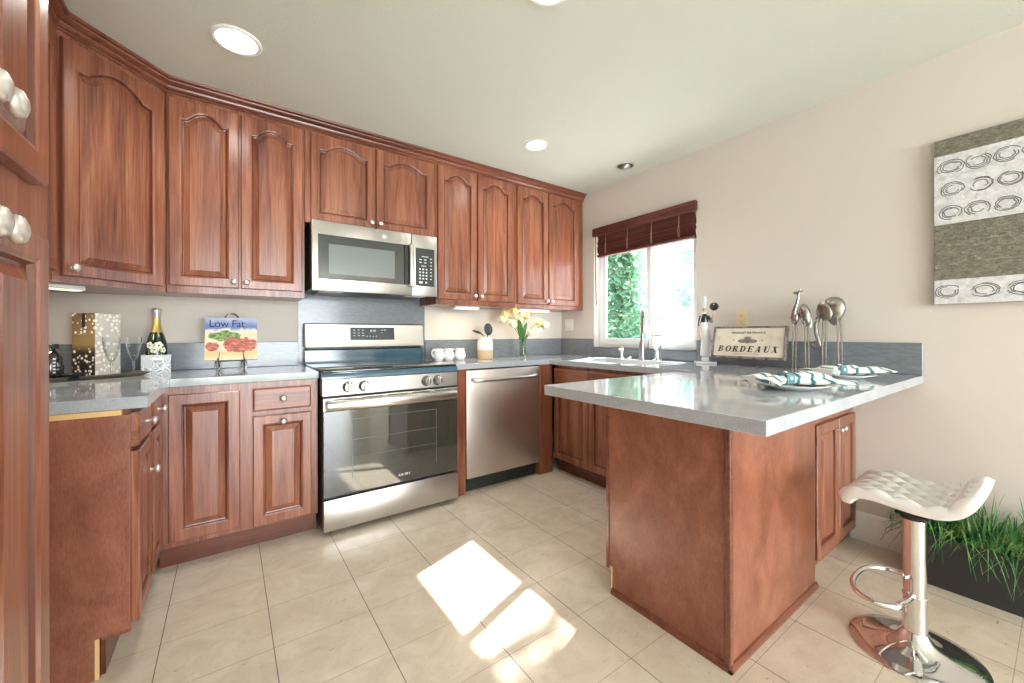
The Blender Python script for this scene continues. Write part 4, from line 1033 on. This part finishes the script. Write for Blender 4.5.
# ------------------------------------------------------------ pewter animal sculptures
def legs(b, pts, z1, r=.0036):
    for (x, y) in pts: b.tube([(x, y, .002), (x * .96, y, z1 * .5), (x * .85, y * .8, z1)], [r, r, r * 1.3], 8)
t = thing('giraffe_sculpture', 'slim pewter giraffe sculpture on long thin legs beside the sign', 'sculpture', (-.158, -2.168, CT), math.radians(-90))
b = B(); legs(b, [(-.035, -.014), (-.030, .016), (.028, -.014), (.034, .016)], .27); 
for x, y in [(-.035, -.014), (-.030, .016), (.028, -.014), (.034, .016)]: b.lathe([(.006, 0), (.005, .006), (.003, .01)], (x, y, 0), 8)
obj('legs', b, 'pewter', t)
b = B(); b.ball((.022, 0, .312), .044, .62, .5, 1.45, seg=20, rot=Matrix.Rotation(-.15, 3, 'Y')); b.ball((-.026, 0, .295), .026, .75, .6, 1.5, seg=16, rot=Matrix.Rotation(.2, 3, 'Y'))
b.tube([(-.032, 0, .29), (-.030, 0, .335), (-.018, 0, .38), (-.010, 0, .415), (-.010, 0, .436)], [.018, .014, .009, .007, .006], 12); obj('body', b, 'pewter', t, ang=60)
b = B(); b.ball((-.018, 0, .440), .012, 1.6, .8, .8, seg=12); b.tube([(-.006, .004, .446), (-.002, .008, .460)], .0022, 6); b.tube([(-.006, -.004, .446), (-.002, -.008, .460)], .0022, 6)
b.ball((.004, .012, .448), .006, 1.2, .5, .6, seg=8); b.ball((.004, -.012, .448), .006, 1.2, .5, .6, seg=8); obj('head', b, 'pewter', t, ang=60)
b = B(); b.tube([(.045, 0, .31), (.052, 0, .27), (.048, 0, .24)], .0018, 6); obj('tail', b, 'pewter', t)
t = thing('elephant_sculpture', 'pewter elephant sculpture with big spoon ears and curled trunk', 'sculpture', (-.092, -2.285, CT), math.radians(-90))
b = B(); lp = [(-.030, -.018), (-.026, .020), (.042, -.018), (.048, .02)]; legs(b, lp, .31, .0042)
for x, y in lp: b.lathe([(.007, 0), (.006, .006), (.0035, .01)], (x, y, 0), 8)
obj('legs', b, 'pewter', t)
b = B(); b.lathe([(.001, .250), (.014, .262), (.030, .285), (.044, .315), (.050, .345), (.046, .375), (.034, .397), (.016, .408), (.001, .410)], (.018, 0, 0), 28, sx=1.05, sy=.62); obj('body', b, 'pewter', t, ang=60)
b = B(); b.ball((-.040, 0, .330), .030, .8, .8, 1.25, seg=16); hdn = obj('head', b, 'pewter', t, ang=60)
for sy in (-1, 1): b = B(); b.ball((-.014, sy * .040, .330), .052, .62, .14, 1.05, seg=20, rot=Matrix.Rotation(-.3, 3, 'Y')); obj('ear', b, 'pewter', t, ang=60)
b = B(); tr = [(-.052, 0, .30), (-.066, 0, .255), (-.062, 0, .20), (-.050, 0, .155)] + [(-.064 + .018 * math.cos(a), 0, .145 + .018 * math.sin(a)) for a in [-.0 - PI * 1.6 * i / 12 for i in range(1, 13)]]
b.tube(tr, [.012 - .0085 * i / (len(tr) - 1) for i in range(len(tr))], 10); obj('trunk', b, 'pewter', t, ang=60)
for sy in (-1, 1): b = B(); b.tube([(-.052, sy * .012, .285), (-.072, sy * .02, .275), (-.086, sy * .022, .285)], [.004, .0032, .0012], 8); obj('tusk', b, 'nickel', t)

# ------------------------------------------------------------ place settings
def napkin_mat(name, seed):
    m = mat(name, srgb(236, 236, 232), .85); n = N(m)
    wv = n.n('ShaderNodeTexWave'); wv.inputs['Scale'].default_value = 2.2; wv.inputs['Distortion'].default_value = 7; wv.inputs['Detail'].default_value = .5; wv.inputs['Phase Offset'].default_value = seed; n.l(n.coord((3, 3, 3)), wv.inputs['Vector'])
    n.col(n.ramp(wv.outputs['Fac'], [(.74, srgb(238, 238, 234)), (.78, srgb(80, 150, 160)), (.86, srgb(236, 236, 232)), (.90, srgb(44, 92, 104)), (.97, srgb(60, 120, 132))]))
    return m
def setting(cx, cy, rz, r, lp, ln, lr, seed):
    rnd = random.Random(seed)
    t = thing('plate', lp, 'plate', (cx, cy, CT), 0, 'dinner plates on the peninsula')
    b = B(); b.lathe([(r * .55, 0), (r * .6, .002), (r * .72, .009), (r, .019), (r + .001, .021), (r - .004, .0215), (r * .72, .0125), (r * .6, .006), (.0005, .005)], (0, 0, 0), 48); obj('plate_body', b, 'ceramic', t, ang=50)
    t = thing('cloth_napkin', ln, 'napkin', (cx, cy, CT + .007), rz, 'napkins gathered through rings')
    b = B(); nU, nV = 44, 28; V = []
    for i in range(nU + 1):
        u = i / nU * 2 - 1; row = []
        wd = .013 + .082 * abs(u + .12) ** 1.15 * (1.1 if u > 0 else 1.0)
        for j in range(nV):
            a = 2 * PI * j / nV
            fold = 1 + .22 * math.sin(3 * a + u * 3 + seed) * min(1, abs(u + .12) * 3) + .12 * math.sin(7 * a + seed * 2 + u * 5)
            hh_ = (.015 + .014 * min(1, abs(u + .12) * 2.2)) * (1 - .35 * max(0, abs(u) - .7) / .3)
            x = u * .155 + .008 * math.sin(5 * a + seed) * abs(u)
            y = wd * math.cos(a) * fold; z = .022 + hh_ * math.sin(a) * (fold if math.sin(a) > 0 else .55) 
            z = max(z, .002 if x * x + y * y < (r * .6) ** 2 else .002 + max(0, min(1, (math.hypot(x, y) - r * .6) / (r * .4))) * .0155)
            row.append((x, y, z))
        V.append(row)
    b.rings(V); nap = obj('napkin_cloth', b, napkin_mat('napkin_cloth_print', seed), t, ang=70)
    t = thing('napkin_ring', lr, 'napkin ring', (cx, cy, CT + .012), rz, 'teal napkin rings')
    b = B(); rr_ = []
    for k in range(25):
        pass
    out = [(math.copysign(abs(math.cos(a)) ** .6, math.cos(a)) * .027, math.copysign(abs(math.sin(a)) ** .6, math.sin(a)) * .0235) for a in [2 * PI * k / 28 for k in range(28)]]
    x0, x1 = -.040, -.008
    L = lambda x, s: [(x, y * s, .026 + z * s) for y, z in out]
    b.rings([L(x0, .86), L(x0, 1), L(x1, 1), L(x1, .86), L(x0, .86)], True, False, False); obj('ring_band', b, 'teal', t, ang=50)
    b = B(); b.ball((-.023, 0, .0515), .006, 1.2, 1.2, .5, seg=10); b.ball((-.023, -.027, .03), .0055, 1.1, .5, 1.1, seg=10); obj('bead', b, 'ceramic', t)
setting(-1.060, -2.440, math.radians(-24), .126, 'white dinner plate nearest the counter corner', 'white napkin with teal swirls on the nearer plate', 'teal ring around the nearer napkin', 1.3)
setting(-.462, -2.440, math.radians(-22), .120, 'white dinner plate by the wall, in front of the elephant', 'white and teal napkin on the plate by the wall', 'teal ring around the napkin by the wall', 4.1)

# ------------------------------------------------------------ canvas art
t = thing('canvas_art', 'square canvas with silver scribbled circles and textured taupe bands', 'painting', (0, -3.038, 1.26), -PI / 2)
hw = .36; HH = .783
m = mat('taupe_texture', srgb(146, 140, 124), .45, metal=.25); n = N(m)
hgt = n.noise(n.coord((1, 1, 2)), 55, 8, .8, .75); n.col(n.ramp(hgt, [(.35, srgb(98, 94, 82)), (.55, srgb(148, 142, 126)), (.7, srgb(186, 182, 168))])); n.bump(hgt, .9, .01); M['arttaupe'] = m
m = mat('silver_texture', srgb(214, 216, 220), .35, metal=.35); n = N(m)
hgt = n.noise(n.coord(), 40, 6, .6, .7); n.col(n.ramp(hgt, [(.35, srgb(206, 208, 214)), (.6, srgb(240, 242, 246))])); n.bump(hgt, .5, .008); M['artsilver'] = m
b = B(); b.box(-hw, hw, -.030, -.002, 0, HH, .002); obj('canvas', b, 'arttaupe', t)
zb = [(0.0, .115), (.378, .705)]
b = B()
for z0, z1 in zb: b.box(-hw - .0005, hw + .0005, -.0325, -.0295, z0 - .0004, z1, .001)
obj('silver_band', b, 'artsilver', t)
rnd = random.Random(4)
rows = [(.058, .047, .112), (.43, .039, .084), (.538, .040, .086), (.645, .040, .084)]
for zr, rad, pit in rows:
    b = B()
    x = -hw + .05 + rnd.uniform(-.01, .01)
    while x < hw - .04:
        ph = rnd.uniform(0, 6); e = rnd.uniform(.9, 1.12)
        for s in range(3):
            rr2 = rad * (1 - .2 * s) * rnd.uniform(.9, 1.04); n0 = 20; a1 = rnd.uniform(4.2, 6.2)
            pts = [(x + rr2 * e * math.cos(ph + s + a1 * k / n0) + rnd.uniform(-.003, .003), -.0328, zr + rr2 * .82 * math.sin(ph + s + a1 * k / n0) * (1 if zr > .1 else .85)) for k in range(n0)]
            b.tube(pts, .0016, 5)
        x += pit
    obj('scribble', b, M.setdefault('scrib', mat('graphite_scribble', srgb(92, 94, 98), .5)), t)

# ------------------------------------------------------------ planter with grass
t = thing('grass_planter', 'long black box planter of grassy plants along the right wall', 'planter', (-.14, -2.61, 0))
b = B(); pw = .112; L_ = 1.1
o_, i_ = [(-pw, -L_), (pw - .01, -L_), (pw - .01, 0), (-pw, 0)], [(-pw + .012, -L_ + .012), (pw - .022, -L_ + .012), (pw - .022, -.012), (-pw + .012, -.012)]
b.rings([[(x, y, 0) for x, y in o_], [(x, y, .222) for x, y in o_], [(x, y, .222) for x, y in i_], [(x, y, .19) for x, y in i_]]); obj('planter_box', b, M.setdefault('pbox', mat('black_planter', srgb(42, 42, 42), .45)), t, ang=20)
b = B(); b.box(-pw + .011, pw - .021, -L_ + .011, -.011, .17, .195); obj('soil', b, M.setdefault('soil', mat('soil', srgb(50, 38, 30), .95)), t)
m = mat('grass_blade', srgb(70, 130, 70), .45); n = N(m); n.col(n.ramp(n.noise(n.coord(), 14, 3), [(.35, srgb(30, 84, 44)), (.5, srgb(64, 134, 66)), (.68, srgb(150, 184, 110))])); M['blade'] = m
b = B(); rnd = random.Random(11)
for i in range(1500):
    x0, y0 = rnd.uniform(-pw + .02, pw - .03), -rnd.random() ** 1.0 * (L_ - .04) - .02
    a = rnd.uniform(0, 2 * PI); ln = rnd.uniform(.16, .30); out = rnd.uniform(.05, .22); wb = rnd.uniform(.0028, .0055)
    if y0 > -.1 and rnd.random() < .5: a = rnd.uniform(.9, 2.2)
    dxx, dyy = math.cos(a) * out, math.sin(a) * out; prev = None; sdx, sdy = -math.sin(a), math.cos(a)
    for k in range(6):
        u = k / 5; px = x0 + dxx * u ** 1.3; py = y0 + dyy * u ** 1.3; pz = .19 + ln * (u * 1.3 - .75 * u * u * (out / .1))
        py = min(py, .07); px = min(px, .128); pz = max(pz, .10); ww = wb * (1 - u * .92)
        l = b.bm.verts.new((px - sdx * ww, py - sdy * ww, pz)); r_ = b.bm.verts.new((px + sdx * ww, py + sdy * ww, pz))
        if prev: b.bm.faces.new((prev[0], prev[1], r_, l))
        prev = (l, r_)
obj('grass', b, 'blade', t, weld=False)

# ------------------------------------------------------------ bar stool
PX, PY = -.826, -2.738
t = thing('bar_stool', 'white quilted bar stool with chrome gas-lift pole and round base', 'bar stool', (PX, PY, 0))
b = B(); b.lathe([(.178, 0), (.179, .003), (.175, .007), (.14, .013), (.10, .021), (.07, .032), (.05, .048), (.039, .066), (.035, .075), (.0005, .075)], (0, 0, 0), 64); obj('base', b, 'chrome', t, ang=50)
b = B(); b.lathe([(.033, .070), (.0345, .076), (.0335, .082), (.0325, .196)], (0, 0, 0), 36); b.lathe([(.034, .196), (.034, .200)], (0, 0, 0), 36); obj('lower_pole', b, 'chrome', t, ang=50)
b = B(); b.lathe([(.0315, .200), (.031, .210), (.031, .488)], (0, 0, 0), 36); obj('pole', b, 'chrome', t, ang=50)
b = B(); cx, cy = -.03, .092; ring = []
for k in range(40):
    a = 2 * PI * k / 40; rx, ry = .150, .083
    ring.append((cx + rx * math.copysign(abs(math.cos(a)) ** .85, math.cos(a)), cy - .02 + ry * math.sin(a) + (.0 if math.sin(a) > -.8 else .012), .205))
b.tube(ring, .0095, 12, closed=True); b.tube([(-.028, .02, .205), (0, -.0, .205)], .012, 10); obj('footrest', b, 'chrome', t, ang=50)
b = B(); b.box(-.045, .045, -.045, .045, .484, .494, .003); b.lathe([(.04, .47), (.045, .486)], (0, 0, 0), 24); obj('seat_plate', b, 'black', t)
# quilted saddle seat: front edge (to the counter, +y) rolls down, back edge (-y) kicks up
M['leather'] = mat('white_leatherette', srgb(236, 236, 234), .38)
b = B(); nu, nv = 120, 140
# profile in y,z
prof = [(.192, .500), (.190, .512), (.178, .530), (.150, .541), (.10, .545), (.04, .541), (-.03, .535), (-.09, .538), (-.130, .552), (-.160, .578), (-.178, .606), (-.186, .622)]
def cr(P, u):
    n_ = len(P) - 1; s = u * n_; i = min(int(s), n_ - 1); f = s - i
    p0, p1, p2, p3 = [Vector(P[min(max(i + k, 0), n_)]) for k in (-1, 0, 1, 2)]
    return .5 * ((2 * p1) + (-p0 + p2) * f + (2 * p0 - 5 * p1 + 4 * p2 - p3) * f * f + (-p0 + 3 * p1 - 3 * p2 + p3) * f ** 3)
arc = [0]; prof = [(y * (.80 if y > 0 else .88), z + .006) for y, z in prof]; S = [cr(prof, k / nv) for k in range(nv + 1)]
for k in range(nv): arc.append(arc[-1] + (S[k + 1] - S[k]).length)
top, bot = [], []
for k in range(nv + 1):
    p = S[k]; tg = (S[min(k + 1, nv)] - S[max(k - 1, 0)]).normalized(); nn_ = Vector((tg.y, -tg.x)) * (1 if True else 1)
    if nn_.y < 0 and abs(tg.x) > .2: nn_ = -nn_
    vv_ = arc[k] / arc[-1]; endr = min(1, min(vv_, 1 - vv_) / .05)
    rt, rb = [], []
    for i in range(nu + 1):
        uu = i / nu * 2 - 1; wd = .160 * (1 - .10 * (1 - min(1, min(vv_, 1 - vv_) / .16)) ** 2)
        x = uu * wd; er = min(1, (1 - abs(uu)) / .07)
        th = .008 + .013 * math.sqrt(max(0, 1 - (1 - er) ** 2)) * math.sqrt(max(0, 1 - (1 - endr) ** 2))
        s1 = (x + arc[k]) / .074; s2 = (x - arc[k]) / .074
        q1 = abs(s1 - round(s1)); q2 = abs(s2 - round(s2))
        puff = (math.sin(PI * q1) * math.sin(PI * q2)) ** .38
        th += .0130 * puff * er * endr
        dip = -.006 * (1 - uu * uu)
        rt.append((x, p.x + nn_.x * th, p.y + nn_.y * th + dip)); rb.append((x * .97, p.x - nn_.x * .010, p.y - nn_.y * .010 + dip))
    top.append(rt); bot.append(rb)
rings_ = [tp + list(reversed(bt)) for tp, bt in zip(top, bot)]
b.rings(rings_); s_ = obj('seat', b, 'leather', t, ang=60)
